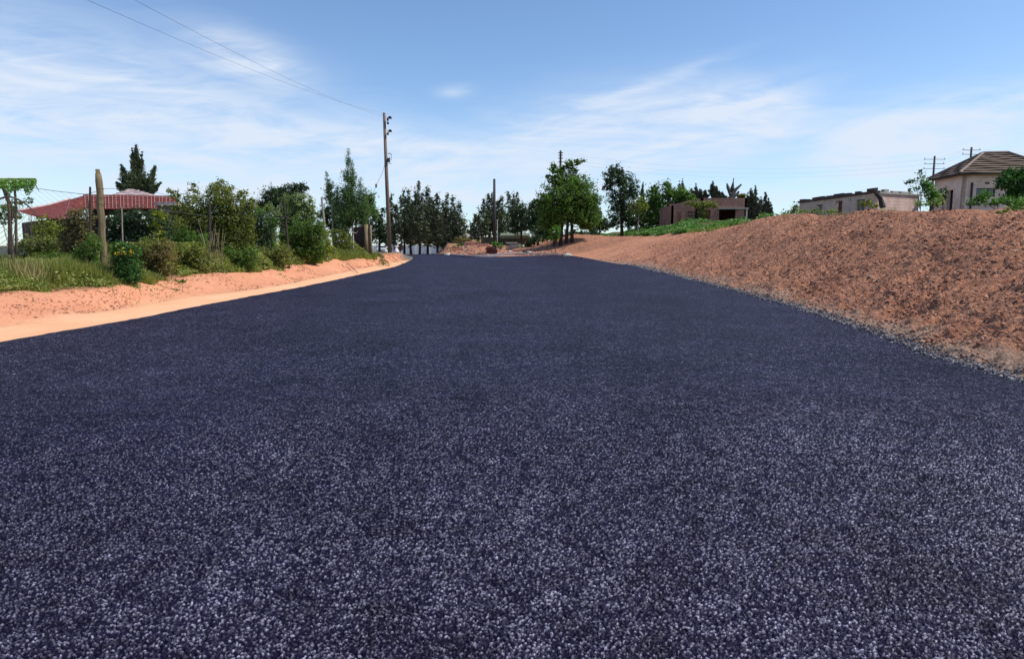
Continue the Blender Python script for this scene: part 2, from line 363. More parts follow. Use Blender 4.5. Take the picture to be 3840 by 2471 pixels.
amp = k.math('ADD', 0.02, k.math('MULTIPLY', z1.outputs[2], 0.05)); amp = k.math('SUBTRACT', amp, k.math('MULTIPLY', z1.outputs[0], 0.013))
bp = k.node('ShaderNodeBump', inp={'Strength': 1.0, 'Distance': amp, 'Height': hh}); k.l.new(bp.outputs[0], b.inputs['Normal'])

# ------------------------------------------------------------------ ground
def spaced(segs):
    out = []
    for a, b_, st in segs: out += list(np.arange(a, b_, st))
    return np.array(out + [segs[-1][1]])
gx = np.concatenate([[-3000, -1500, -700, -350, -200, -130, -90, -65, -50], spaced([(-42, -22, 1.0), (-22, -14, .35), (-14, -6, .07), (-6, 5, .5), (5, 8.5, .035), (8.5, 13.6, .045), (13.6, 17, .12), (17, 30, .6)]), [36, 45, 60, 80, 120, 200, 350, 700, 1500, 3000]])
gy = np.concatenate([[-60, -20, -8, -3, 1, 3.5], np.exp(np.arange(math.log(4.5), math.log(62), 0.0046)), np.arange(62.3, 100, .5), [101, 104, 108, 113, 120, 128, 140, 160, 200, 300, 600, 1200, 3000, 5000]])
GX, GY = np.meshgrid(gx, gy); Z = T(GX, GY, True)
nx, ny = len(gx), len(gy)
idx = np.arange(nx * ny).reshape(ny, nx)
Fq = np.stack([idx[:-1, :-1], idx[:-1, 1:], idx[1:, 1:], idx[1:, :-1]], -1).reshape(-1, 4)
ground = link('ground', np.stack([GX, GY, Z], -1).reshape(-1, 3), Fq, soil, smooth=True); tag(ground, kind='structure')
U = XL(GY) - GX; Vv = GX - XR(GY); u1g = U1(GY); u2g = U2(GY); TT = Vv / (np.interp(GY, XY, XCX) - XR(GY))
jn = fbm(GX * 1.3, GY * 1.3, 4) * 0.5
zp = (1 - ss(U, u1g * 0.75 + jn * .5, u1g * 1.25 + jn * .5)) * (U > -0.3) * (GY < 66)
zg = np.maximum(ss(U, u2g - 0.3 + jn, u2g + 1.0 + jn), ss(TT, 1.0, 1.12) * ss(GY, 40, 50)) ; zg = np.maximum(zg, ss(GY, 95, 130)); zg = np.maximum(zg, ss(TT, 1.9, 2.6))
zb = ss(TT, 0.0, 0.02) * (1 - 0.55 * ss(GY + jn * 14, 20, 55)); zb = np.maximum(zb, ss(GY, 59, 62) * (GX > -9) * .9)
zt = ss(Vv, -0.3, 0.0) * (1 - ss(Vv + jn * 1.0, 0.1, .8)) * (1 - ss(GY, 35, 58))
zv = ((GY > 44) & (GY < 110)) * ss(U, -0.4, 0.1) * (1 - ss(U - np.clip(GY - 48, 0, 60) * 0.09, 0.3, 1.0)) * ss(GY, 44, 50)
def addcol(name, r_, g_, b_):
    a = ground.data.color_attributes.new(name, 'FLOAT_COLOR', 'POINT'); q = np.stack([r_, g_, b_, np.ones_like(r_)], -1).astype(np.float32); a.data.foreach_set('color', q.ravel())
addcol('zone', zp, zg, zb); addcol('zoneb', zv, zt, 0 * zp)

# ------------------------------------------------------------------ road
def road_z(X, Y):
    f = np.clip((X - XL(Y)) / (XR(Y) - XL(Y)), 0, 1)
    e = np.minimum(X - XL(Y), XR(Y) - X)
    return np.where(Y < 60, zr(Y), T(X, Y) + .09) + 0.012 + 0.03 * (1 - (2 * f - 1) ** 2) - 0.02 * (1 - ss(e, 0, .25))
def worley(x, y, c):
    """nearest jittered cell: distance, and a random number of that cell"""
    x = x / c; y = y / c; xi = np.floor(x).astype(np.int64); yi = np.floor(y).astype(np.int64); best = np.full(x.shape, 9.0); val = np.zeros(x.shape)
    for i in (-1, 0, 1):
        for j in (-1, 0, 1):
            a_, b_ = (xi + i) & 511, (yi + j) & 511; dx = xi + i + .1 + .8 * TAB[a_, b_] - x; dy = yi + j + .1 + .8 * TAB[b_, (a_ + 77) & 511] - y
            d = np.sqrt(dx * dx + dy * dy); q = d < best; best = np.where(q, d, best); val = np.where(q, TAB[(a_ * 3 + 11) & 511, (b_ * 5 + 7) & 511], val)
    return best, val
def EL(Y): return XL(Y) + 0.05 * fbm(Y * 2.5, Y * 0 + 3, 3) + 0.05 * fbm(Y * 9, Y * 0 + 6, 3, .7)
def ER(Y): return XR(Y) + 0.16 * fbm(Y * 3.0, Y * 0 + 8, 4, .6)
VV, FF, AG, AW = [], [], [], []; vo = 0
def patch_(X, Y, relief):
    global vo
    fe = ss(np.minimum(X - X[:, :1], X[:, -1:] - X), 0, .22) * ss(Y, 2.0, 2.12) if relief else 0
    Zp = road_z(X, Y); ag = np.zeros(X.shape); aw = np.zeros(X.shape)
    if relief:
        wx = X + .006 * fbm(X * 60, Y * 60, 2); wy = Y + .006 * fbm(X * 60 + 9, Y * 60, 2)
        d1, v1 = worley(wx, wy, .0112); d2, v2 = worley(wx + 3.3, wy + 1.7, .0066); fd = (1 - ss(Y, 5, 9.5)) * fe
        aw = (1 - ss(Y, 4.5, 8.5)) * fe; dm = np.clip(1 - d1 * d1 * 1.9, 0, 1); Zp = Zp + fd * (.0075 * v1 + .009 * dm + .002 * (1 - d2) + .010 * fbm(X * 9, Y * 9, 3))
        side = .55 + .55 * ss(X + .35 * Y, -3.5, 3.5) + .5 * fbm(X * .7, Y * .5, 3)
        ag = .82 * side * (1 - .30 * ss(Y, 2.6, 6)) * ((np.clip(v1 * 1.3 - .3, 0, 1) ** 3.6) * ss(dm, .5, .9) * 1.15 + .42 * np.clip(v2 * 3 - 2.25, 0, .75) * ss(1 - d2, .45, .75))
    n0, n1 = X.shape; ix = np.arange(n0 * n1).reshape(n0, n1) + vo; VV.append(np.stack([X, Y, Zp], -1).reshape(-1, 3)); AG.append(ag.ravel()); AW.append(aw.ravel())
    FF.append(np.stack([ix[:-1, :-1], ix[:-1, 1:], ix[1:, 1:], ix[1:, :-1]], -1).reshape(-1, 4)); vo += n0 * n1; return ix
NY = [2.0]
while NY[-1] < 9.6: NY.append(NY[-1] + .0042 * (NY[-1] / 2.05) ** 1.45)
NY = np.array(NY); fanL = np.maximum(EL(NY), -.90 * (NY + .6)); fanR = np.minimum(ER(NY), .90 * (NY + .6))
f1 = np.linspace(0, 1, 1300)[None]; patch_(fanL[:, None] + (fanR - fanL)[:, None] * f1, np.repeat(NY[:, None], 1300, 1), True)
k_ = slice(None, None, 6); Yk = NY[k_].copy(); Yk[-1] = NY[-1]; fl, fr = np.maximum(EL(Yk), -.90 * (Yk + .6)), np.minimum(ER(Yk), .90 * (Yk + .6)); f1 = np.linspace(0, 1, 12)[None]
patch_(EL(Yk)[:, None] + (fl - EL(Yk))[:, None] * f1, np.repeat(Yk[:, None], 12, 1), False); patch_(fr[:, None] + (ER(Yk) - fr)[:, None] * f1, np.repeat(Yk[:, None], 12, 1), False)
Yb = np.linspace(-8, 2.0, 40); f1 = np.linspace(0, 1, 40)[None]; Yb[-1] = 2.012; patch_(EL(Yb)[:, None] + (ER(Yb) - EL(Yb))[:, None] * f1, np.repeat(Yb[:, None], 40, 1), False)
S_, Fr = np.meshgrid(np.linspace(0, 1, 420), np.linspace(0, 1, 90), indexing='ij'); Ye = np.interp(Fr, FR, FE); Yr = NY[-1] + (Ye - NY[-1]) * S_
ixf = patch_(EL(Yr) + (ER(Yr) - EL(Yr)) * Fr, Yr, False)
V = np.concatenate(VV)
for rim in (ixf[-1],): pass
def skirt(P):
    global vo
    lo_ = P.copy(); lo_[:, 2] -= .12; n_ = len(P); q = np.arange(n_ - 1); VV.append(np.concatenate([P, lo_])); AG.append(np.zeros(2 * n_)); AW.append(np.zeros(2 * n_)); FF.append(np.stack([vo + q, vo + q + 1, vo + n_ + q + 1, vo + n_ + q], -1)); vo += 2 * n_
skirt(V[ixf[-1]]); skirt(V[ixf[:, 0]]); skirt(V[ixf[:, -1]])
for E_ in (EL, ER):
    Yq = np.linspace(-8, NY[-1], 160); skirt(np.stack([E_(Yq), Yq, road_z(E_(Yq), Yq)], 1))
road = link('road', np.concatenate(VV), np.concatenate(FF), asph, smooth=True); aa = road.data.attributes.new('agg', 'FLOAT', 'POINT'); aa.data.foreach_set('value', np.concatenate(AG).astype(np.float32)); aa = road.data.attributes.new('relief', 'FLOAT', 'POINT'); aa.data.foreach_set('value', np.concatenate(AW).astype(np.float32))
tag(road, kind='structure')

# ------------------------------------------------------------------ foliage builders
def unit(a): return a / np.maximum(np.linalg.norm(a, axis=1, keepdims=True), 1e-9)
def leaf_quads(C, Nn, L, W):
    n = len(C); tv = unit(np.cross(Nn, unit(rs.normal(size=(n, 3))))); bv = np.cross(Nn, tv)
    L = np.asarray(L).reshape(-1, 1); W = np.asarray(W).reshape(-1, 1); bend = Nn * L * 0.12
    P = np.stack([C - tv * L / 2, C + bv * W / 2 + bend, C + tv * L / 2, C - bv * W / 2 + bend], 1)
    return P.reshape(-1, 3), np.arange(n * 4).reshape(n, 4)
def strand_quads(C, D, L, W):
    """slim leaves along direction D"""
    n = len(C); bv = unit(np.cross(D, unit(rs.normal(size=(n, 3))))); L = np.asarray(L).reshape(-1, 1); W = np.asarray(W).reshape(-1, 1)
    P = np.stack([C - bv * W * .3, C + D * L * .5 - bv * W / 2, C + D * L, C + D * L * .5 + bv * W / 2], 1)
    return P.reshape(-1, 3), np.arange(n * 4).reshape(n, 4)
def crown(blobs, D, leafpx, cov, rough=1.0):
    """blobs in picture pixels (x, y, rx, ry[, depth shift m]) at distance D -> clump centres and leaves"""
    mpp = D / F; L = leafpx * mpp; P = []; Nn = []; cl = []
    for q in blobs:
        c = at(q[0], q[1], D); c.y += q[4] if len(q) > 4 else 0
        rxm, rzm = q[2] * mpp, q[3] * mpp; rym = max(rxm * 0.8, 0.3)
        n = int(cov * math.pi * q[2] * q[3] / (leafpx ** 2 * 0.30)); n = max(60, min(n, 20000))
        kc = max(9, int((q[2] * q[3]) ** 0.5 * 4.0)); n = int(n * 1.7); rad = np.array([rxm, rym, rzm])
        dirs = unit(rs.normal(size=(kc, 3))); rr = (0.35 + 0.65 * rs.rand(kc, 1) ** 0.6) * (1 + 0.10 * rough * rs.normal(size=(kc, 1)))
        cc = dirs * rr * rad * 0.88; cs = (0.20 + 0.16 * rs.rand(kc)) * (rxm * rzm) ** 0.5 * 0.9
        wi = cs ** 1.6; ci = rs.choice(kc, n, p=wi / wi.sum())
        off = unit(rs.normal(size=(n, 3))) * (rs.rand(n, 1) ** 0.45) * cs[ci][:, None] * np.array([1, 1, .75])
        pp = cc[ci] + off
        fill = rs.rand(n) < 0.22; pp[fill] = unit(rs.normal(size=(fill.sum(), 3))) * rs.rand(fill.sum(), 1) ** .5 * rad
        P.append(pp + np.array(c)); Nn.append(unit(0.5 * unit(off) + 0.3 * unit(pp) + np.array([0, 0, .35]) + rs.normal(size=(n, 3)) * .55))
        cl += [Vector(c) + Vector(x) for x in cc]
        ks = max(3, int(kc * .3)); sd_ = unit(rs.normal(size=(ks, 3)) * np.array([1, 1, .7]) + np.array([0, 0, .55])); ns_ = max(5, int(n * .10 / ks))
        for j_ in range(ks):
            ln_ = .16 + .26 * rs.rand(); tt_ = rs.rand(ns_, 1); q_ = (sd_[j_] * rad * .85)[None] + sd_[j_][None] * (tt_ * ln_ * (rxm * rzm) ** .5 * 1.2) + rs.normal(size=(ns_, 3)) * L * .7
            P.append(q_ + np.array(c)); Nn.append(unit(rs.normal(size=(ns_, 3)) + np.array([0, 0, .4])))
    P = np.concatenate(P); Nn = np.concatenate(Nn)
    return P, Nn, L, cl
def add_leaves(name, P, Nn, L, mat_, parent, asp=0.5):
    n = len(P); l = L * (0.6 + 0.8 * rs.rand(n)); V_, F_ = leaf_quads(P, Nn, l, l * asp); return link(name, V_, F_, mat_, parent)
def limbs(base, cl, r0, n=7, lean=None, top=None):
    mb = MB(); base = Vector(base); cen = sum(cl, Vector()) / len(cl); zt = max(c.z for c in cl) if top is None else top
    tp = Vector((cen.x, cen.y, base.z + (zt - base.z) * 0.72)); mid = base.lerp(tp, .5) + Vector((random.uniform(-.1, .1), random.uniform(-.1, .1), 0)) * (tp - base).length * .3
    mb.tube([base - Vector((0, 0, .2)), base.lerp(mid, .5), mid, tp], [r0 * 1.15, r0 * .9, r0 * .65, r0 * .25], 8)
    for c in random.sample(cl, min(n, len(cl))):
        s_ = base.lerp(mid, random.uniform(.55, 1)) if random.random() < .6 else mid.lerp(tp, random.uniform(0, .7))
        m2 = s_.lerp(c, .5) + Vector((0, 0, -.08 * (c - s_).length)); mb.tube([s_, m2, c], [r0 * .4, r0 * .25, r0 * .08], 6)
    return mb
def plant(name, label, cat, D, bx, blobs, mat_, leafpx=2.2, cov=3.0, trunk=0.06, bark=None, group=None, stems=1, asp=0.5, basez=None, nl=7, rough=1.0, X=None, flowers=None, crown_name='crown'):
    x = px(bx, D); z = gz(x, D) if basez is None else basez
    root = thing(name, label, cat, (x, D, z), group)
    P, Nn, L, cl = crown(blobs, D, leafpx, cov, rough); P[:, 2] = np.maximum(P[:, 2], T(P[:, 0], P[:, 1]) + .02)
    add_leaves(crown_name, P, Nn, L, LM[mat_], root, asp)
    mb = MB()
    for s_ in range(stems):
        dx = 0 if stems == 1 else (s_ / (stems - 1) - .5) * stems * trunk * 2.6 + random.uniform(-.1, .1) * trunk
        q = limbs((x + dx, D + random.uniform(-.2, .2) * (stems > 1), z), cl, trunk, nl); o = len(mb.v); mb.v += q.v; mb.f += [tuple(i + o for i in f_) for f_ in q.f]
    mb.build('trunk' if trunk > .05 else 'stem', bark or BARK, root, smooth=True)
    if flowers:
        fm, fn, fl, reg = flowers
        Q = P
        if reg: a = at(reg[0], reg[2], D); b_ = at(reg[1], reg[3], D); Q = Q[(Q[:, 0] > a.x) & (Q[:, 0] < b_.x) & (Q[:, 2] < a.z) & (Q[:, 2] > b_.z)]
        Q = Q[np.argsort(Q[:, 1])][:max(fn, int(len(Q) * .16))]; Q = Q[rs.choice(len(Q), min(fn, len(Q)), replace=False)].copy(); Q[:, 1] -= .08; Q[:, 2] += .03
        cs_ = np.repeat(Q, 3, 0) + rs.normal(size=(len(Q) * 3, 3)) * fl * .5
        V_, F_ = leaf_quads(cs_, unit(rs.normal(size=(len(cs_), 3)) + np.array([.3, -1, .6])), np.full(len(cs_), fl), np.full(len(cs_), fl)); link('blossom', V_, F_, LM[fm], root)
    return root
def spires(name, label, cat, D, bx, sp_list, mat_, basepy=None, trunk=.16, group=None, leafpx=2.0, cov=1.0, droop=.75, trunk_to=None, bark=None, basez=None, bushy=0):
    """columnar trees: list of (x, top y, bottom y, half width px[, lean px])"""
    mpp = D / F; x = px(bx, D); z = gz(x, D) if basez is None else basez
    root = thing(name, label, cat, (x, D, z), group); Vs = []; Fs = []; o = 0; mb = MB()
    full = []
    for q in sp_list:
        full.append(q)
        for _ in range(bushy):
            sg_ = random.choice((-1, 1)); g_ = random.uniform(.12, .62); h_ = q[2] - q[1]
            full.append((q[0] + sg_ * q[3] * random.uniform(.1, .7), q[1] + h_ * g_, q[2] - random.uniform(0, .25) * h_, q[3] * random.uniform(.45, .8), sg_ * q[3] * random.uniform(.1, .9)))
    for q in full:
        a = at(q[0], q[2], D); top = at(q[0] + (q[4] if len(q) > 4 else 0), q[1], D); hgt_ = (top - a).length; rmax = q[3] * mpp
        nt = int(cov * (q[2] - q[1]) * q[3] * .62) + 20
        ntier = max(7, int((q[2] - q[1]) / 2.0)); tiers = (np.arange(ntier) + rs.rand(ntier)) / ntier; nb = 7
        ti = np.minimum((rs.rand(nt) ** 1.25 * ntier).astype(int), ntier - 1); bi = rs.randint(0, nb, nt); tier_len = 0.35 + 1.15 * rs.rand(ntier, nb) ** 1.3; tier_ang = rs.rand(ntier, nb) * 6.283
        tt = np.clip(tiers[ti] + rs.normal(size=nt) * .018, 0, .995); ang = tier_ang[ti, bi] + rs.normal(size=nt) * .30
        prof = rmax * (np.clip((1 - tt), 0, 1) ** .95 * .95 + .03) * (0.6 + .4 * np.clip(tt / .15, 0, 1)) * tier_len[ti, bi] * (.8 + .35 * rs.rand(nt)) * 1.15
        ax = np.array(a)[None] + (np.array(top) - np.array(a))[None] * tt[:, None]
        dr = np.stack([np.cos(ang), np.sin(ang), np.full(nt, droop) + .4 * rs.rand(nt)], 1); dr = unit(dr)
        for s_ in range(9):
            f_ = (s_ + rs.rand(nt)) / 9.0; C = ax + dr * (prof * f_ * 1.1)[:, None]; C[:, 2] += 0.10 * prof * f_ ** 2
            C += rs.normal(size=C.shape) * (.02 + rmax * .035)
            l = leafpx * mpp * (0.7 + .7 * rs.rand(nt)) * (.35 + .65 * np.clip((1 - tt) * 2.2, 0, 1)); d_ = unit(dr + rs.normal(size=dr.shape) * .35 + np.array([0, 0, .25]))
            v_, f2 = strand_quads(C, d_, l * 1.5, l * .55); Vs.append(v_); Fs.append(f2 + o); o += len(v_)
        mb.tube(([Vector((a.x, D, min(z, a.z) - .2))] if q in sp_list else []) + [a, a.lerp(top, .6), top], ([trunk] if q in sp_list else []) + [trunk * .8, trunk * .4, trunk * .08], 6)
    V_ = np.concatenate(Vs); V_[:, 2] = np.maximum(V_[:, 2], z + .02)
    link('crown', V_, np.concatenate(Fs), LM[mat_], root); mb.build('trunk', bark or DARKBARK, root, smooth=True)
    return root

# ================================================================== RIGHT SIDE
# stones and clods lying on the bank and along the edge of the asphalt
def rocks(name, C, S, mat_, kind='stuff', flat=.7):
    phi = (1 + 5 ** .5) / 2
    B = unit(np.array([(-1, phi, 0), (1, phi, 0), (-1, -phi, 0), (1, -phi, 0), (0, -1, phi), (0, 1, phi), (0, -1, -phi), (0, 1, -phi), (phi, 0, -1), (phi, 0, 1), (-phi, 0, -1), (-phi, 0, 1)], float))
    Fi = np.array([(0, 11, 5), (0, 5, 1), (0, 1, 7), (0, 7, 10), (0, 10, 11), (1, 5, 9), (5, 11, 4), (11, 10, 2), (10, 7, 6), (7, 1, 8), (3, 9, 4), (3, 4, 2), (3, 2, 6), (3, 6, 8), (3, 8, 9), (4, 9, 5), (2, 4, 11), (6, 2, 10), (8, 6, 7), (9, 8, 1)])
    n = len(C); J = 1 + .30 * rs.normal(size=(n, 12, 1)); sc3 = np.stack([.7 + .8 * rs.rand(n), .7 + .8 * rs.rand(n), flat * (.6 + .7 * rs.rand(n))], 1)[:, None, :]
    P = B[None] * J * sc3 * np.asarray(S)[:, None, None] * .5; a = rs.rand(n) * 6.28; ca, sa = np.cos(a)[:, None], np.sin(a)[:, None]
    P = np.stack([P[..., 0] * ca - P[..., 1] * sa, P[..., 0] * sa + P[..., 1] * ca, P[..., 2]], -1) + np.asarray(C)[:, None, :]
    Fa = (Fi[None] + (np.arange(n) * 12)[:, None, None]).reshape(-1, 3)
    o = link(name, P.reshape(-1, 3), Fa, mat_); return tag(o, kind=kind)
def rockmat(name, cols):
    m_ = bpy.data.materials.new(name); m_.use_nodes = True; k = NT(m_.node_tree); b = k.n['Principled BSDF']
    g = k.node('ShaderNodeNewGeometry'); k.l.new(k.ramp(g.outputs['Random Per Island'], cols), b.inputs['Base Color']); b.inputs['Roughness'].default_value = .95; b.inputs['Specular IOR Level'].default_value = .15
    return m_
n = 60000; Yc = np.exp(rs.rand(n) ** 1.15 * math.log(48 / 6.0)) * 6.0; f_ = rs.rand(n)
Xc = XR(Yc) + 0.1 + f_ * (np.interp(Yc, XY, XCX) - XR(Yc)) * 1.08; keep = rs.rand(n) < (.35 + .65 * ss(Yc + 0 * f_, 60, 12)) * (0.5 + fbm(Xc * .8, Yc * .8, 2) * 1.2)
Yc, Xc = Yc[keep], Xc[keep]; Sz = 0.014 + .050 * rs.rand(len(Yc)) ** 7 + .0007 * Yc
rocks('soil_clods', np.stack([Xc, Yc, T(Xc, Yc, True) + Sz * .12], 1), Sz, rockmat('clod', [(0, (.16, .08, .06)), (.4, (.38, .18, .115)), (.93, (.50, .26, .17)), (.992, (.55, .38, .29)), (1, (.66, .58, .5))]))
n = 7000; Yc = np.exp(rs.rand(n) * math.log(40 / 5.0)) * 5.0; Xc = XR(Yc) + rs.normal(size=n) * .09 - .02
Sz = 0.010 + .016 * rs.rand(n) + .0007 * Yc
rocks('loose_chippings', np.stack([Xc, Yc, np.maximum(T(Xc, Yc, True), np.where(Xc < XR(Yc), zr(Yc) + .01, -9)) + Sz * .2], 1), Sz, rockmat('chip', [(0, (.03, .03, .045)), (.5, (.10, .09, .10)), (.85, (.26, .25, .28)), (1, (.5, .48, .46))]))
n = 5000; Yc = np.exp(rs.rand(n) * math.log(50 / 9.0)) * 9.0; uu = U1(Yc) + rs.rand(n) * (U2(Yc) - U1(Yc)) * 1.1; Xc = XL(Yc) - uu
keep = fbm(Xc * .7, Yc * .7, 3) > -.02; Yc, Xc = Yc[keep], Xc[keep]; Sz = .015 + .035 * rs.rand(len(Yc)) ** 3 + .0008 * Yc
rocks('verge_pebbles', np.stack([Xc, Yc, T(Xc, Yc, True) + Sz * .1], 1), Sz, rockmat('verge_clod', [(0, (.28, .13, .08)), (.6, (.52, .24, .14)), (1, (.62, .33, .2))]))

# walls with openings in one mesh
def wall(mb, p0, p1, z0, z1, th, ops, z1b=None):
    p0 = Vector(p0).to_2d(); p1 = Vector(p1).to_2d(); Ln = (p1 - p0).length; d = (p1 - p0) / Ln; nrm = Vector((-d.y, d.x)) * th   # thickness goes to the left of p0->p1
    xs = sorted({0, Ln} | {o[0] for o in ops} | {o[1] for o in ops}); zs = sorted({z0, z1} | {o[2] for o in ops} | {o[3] for o in ops})
    def solid(i, j):
        if i < 0 or j < 0 or i >= len(xs) - 1 or j >= len(zs) - 1: return False
        a, c_ = (xs[i] + xs[i + 1]) / 2, (zs[j] + zs[j + 1]) / 2
        return not any(o[0] < a < o[1] and o[2] < c_ < o[3] for o in ops)
    def P(s_, z, back): q = p0 + d * s_ + (nrm if back else Vector((0, 0))); return (q.x, q.y, z)
    for i in range(len(xs) - 1):
        for j in range(len(zs) - 1):
            if not solid(i, j): continue
            a, b_, c_, e = xs[i], xs[i + 1], zs[j], zs[j + 1]
            mb.quad(P(a, c_, 0), P(b_, c_, 0), P(b_, e, 0), P(a, e, 0)); mb.quad(P(b_, c_, 1), P(a, c_, 1), P(a, e, 1), P(b_, e, 1))
            if not solid(i - 1, j): mb.quad(P(a, c_, 1), P(a, c_, 0), P(a, e, 0), P(a, e, 1))
            if not solid(i + 1, j): mb.quad(P(b_, c_, 0), P(b_, c_, 1), P(b_, e, 1), P(b_, e, 0))
            if not solid(i, j + 1): mb.quad(P(a, e, 0), P(b_, e, 0), P(b_, e, 1), P(a, e, 1))
            if not solid(i, j - 1): mb.quad(P(a, c_, 1), P(b_, c_, 1), P(b_, c_, 0), P(a, c_, 0))
    return mb
def brickmat(name, c1_, c2_, mort, sc_=1.0, rough=.9, bw=.42, rh=.2, ms=.02):
    m_ = bpy.data.materials.new(name); m_.use_nodes = True; k = NT(m_.node_tree); b = k.n['Principled BSDF']
    o = k.node('ShaderNodeTexCoord').outputs['Object']; s_ = k.node('ShaderNodeSeparateXYZ', inp={0: o})
    vv = k.node('ShaderNodeCombineXYZ', inp={0: k.math('ADD', s_.outputs[0], s_.outputs[1]), 1: s_.outputs[2], 2: 0.0}).outputs[0]
    br = k.node('ShaderNodeTexBrick', inp={'Vector': vv, 'Color1': (*c1_, 1), 'Color2': (*c2_, 1), 'Mortar': (*mort, 1), 'Scale': sc_, 'Mortar Size': ms, 'Brick Width': bw, 'Row Height': rh, 'Bias': 0.0})
    st = k.noise(o, 1.2, 6, .65)
    k.l.new(k.mix(1.0, br.outputs[0], k.ramp(st, [(.3, (.72, .70, .68)), (.62, (1.08, 1.05, 1.03))]), 'MULTIPLY'), b.inputs['Base Color']); b.inputs['Roughness'].default_value = rough
    bp = k.node('ShaderNodeBump', inp={'Strength': .6, 'Distance': .02, 'Height': k.math('SUBTRACT', k.math('MULTIPLY', k.noise(o, 30, 3), .4), br.outputs['Fac'])}); k.l.new(bp.outputs[0], b.inputs['Normal'])
    return m_
PINK = brickmat('pink_plaster_block', (.62, .44, .38), (.66, .47, .41), (.52, .38, .33), ms=.012)
PINK2 = brickmat('pink_wall_block', (.76, .58, .50), (.80, .62, .54), (.66, .50, .43), ms=.010)
REDB = brickmat('red_block', (.33, .17, .135), (.42, .22, .17), (.20, .12, .10), bw=.40, rh=.2, ms=.03)
DBRICK = pmat('dark_wall_top', (.085, .045, .04), .9, .5, 3); GLASS = pmat('dark_glass', (.02, .025, .03), .08, .3, 2, spec=.8); CURT = pmat('pale_curtain', (.28, .25, .25), .9, .3, 4, stretch=(8, 8, .5))
FRAMEM = pmat('window_frame', (.09, .07, .06), .6, .3, 4); SHUT = pmat('grey_shutter', (.17, .14, .14), .8, .25, 5, stretch=(6, 6, .5)); STONE = pmat('pale_stone', (.55, .52, .47), .9, .3, 7, .02)
CONC = pmat('concrete', (.32, .30, .27), .9, .3, 4, .01)

# --- ruin with a broken parapet
A = Vector((px(797.5, 58), 58)); B = Vector((px(872, 47), 47)); C = Vector((px(916, 49.6), 49.6)); Dd = A + (C - B)
zt = 1.5 + 3.80
ruin = thing('roofless_house', 'long pink roofless house with dark broken wall tops behind the dirt bank', 'house', (B.x, B.y, 2.3))
Lf = (B - A).length
def sA(x):       # distance along A->B for a picture column
    best = min(range(401), key=lambda i: abs(512 + F * (A.lerp(B, i / 400).x) / A.lerp(B, i / 400).y - x)); return best / 400 * Lf
def zA(s_, y): q = A.lerp(B, s_ / Lf); return hz_(y, q.y)
ops = [(sA(814), sA(824) - .1, 2.4, zA(sA(819), 200.6)), (sA(825) + .1, sA(829), 2.4, zA(sA(819), 200.6)) if False else (sA(831) + .2, sA(836.5), 2.4, zA(sA(833), 201)),
       ]
ops = [(sA(812.6), sA(818), 2.4, zA(sA(816), 204.2)), (sA(831), sA(837.5), 2.4, zA(sA(834), 200.5)), (sA(852), sA(859.8), 2.6, zA(sA(856), 199)),
       (sA(806.3), sA(808), zA(sA(807), 206.5), zA(sA(807), 204.5)), (sA(845), sA(846.2), zA(sA(845), 200.8), zA(sA(845), 198.8))]
mb = MB(); wall(mb, (A.x, A.y), (B.x, B.y), 2.0, zt - .28, .22, ops)
mb.build('wall', PINK, ruin)
mb = MB(); sC = (C - B).length; wall(mb, (B.x, B.y), (C.x, C.y), 2.0, zt - .30, .22, []); wall(mb, (C.x, C.y), (Dd.x, Dd.y), 2.0, zt - .34, .22, []); wall(mb, (Dd.x, Dd.y), (A.x, A.y), 2.0, zt - .31, .22, [])
qa, qb = A + (B - A).normalized() * .3 + Vector((1.5, .1)), B + Vector((1.5, 1.35)); mi_ = MB(); wall(mi_, (qb.x, qb.y), (qa.x, qa.y), 2.0, zt - .25, .2, []); mi_.build('dark_doorway_backing', DBRICK, ruin)  # added wall behind the doorways, coloured dark so they read as shaded
mb.build('wall', PINK, ruin)
mb = MB(); dirA = (B - A).normalized(); nA_ = Vector((-dirA.y, dirA.x)); angA = math.atan2(dirA.y, dirA.x)
s_ = -.15
random.seed(5)
q = A.lerp(B, .5) + nA_ * .09; mb.box((q.x, q.y, zt - .20), (Lf + .34, .36, .16), angA)
for s0, s1, h in ((0.0, .9, .18), (1.1, 1.5, .10), (2.2, 3.9, .20), (4.1, 4.3, .06), (4.4, 5.2, .17), (5.5, 6.7, .22), (7.0, 7.7, .14), (8.5, 9.0, .16), (10.0, 10.95, .30)):
    h *= .7
    s1 = min(s1 * Lf / 11.0, Lf); s0 *= Lf / 11.0; q = A.lerp(B, (s0 + s1) / 2 / Lf) + nA_ * .1; mb.box((q.x, q.y, zt - .12 + h / 2), (s1 - s0, .25, h), angA, .02)
mb.build('parapet', DBRICK, ruin)
mb = MB(); dB = (C - B).normalized(); nB_ = Vector((-dB.y, dB.x)); angB = math.atan2(dB.y, dB.x)
q = B.lerp(C, .53) + nB_ * .08; mb.box((q.x, q.y, zt - .24), (sC + .25, .34, .12), angB)
for s0, s1, h in ((1.0, 1.55, .20), (2.05, 2.65, .14), (3.0, 4.2, .13)):
    q = B.lerp(C, (s0 + s1) / 2 / sC) + nB_ * .1; mb.box((q.x, q.y, zt - .18 + h / 2), (s1 - s0, .22, h), angB, .02)
mb.build('parapet', CONC, ruin)
def panel(parent, s0, s1, z0, z1, name, mat_, p=A, q=B, L=None, inset=.12, bars=0):
    L = L or (q - p).length; d = (q - p) / L; nn_ = Vector((-d.y, d.x)); c_ = p + d * (s0 + s1) / 2 + nn_ * inset; mb = MB(); mb.box((c_.x, c_.y, (z0 + z1) / 2), (s1 - s0, .04, z1 - z0), math.atan2(d.y, d.x)); return mb.build(name, mat_, parent)
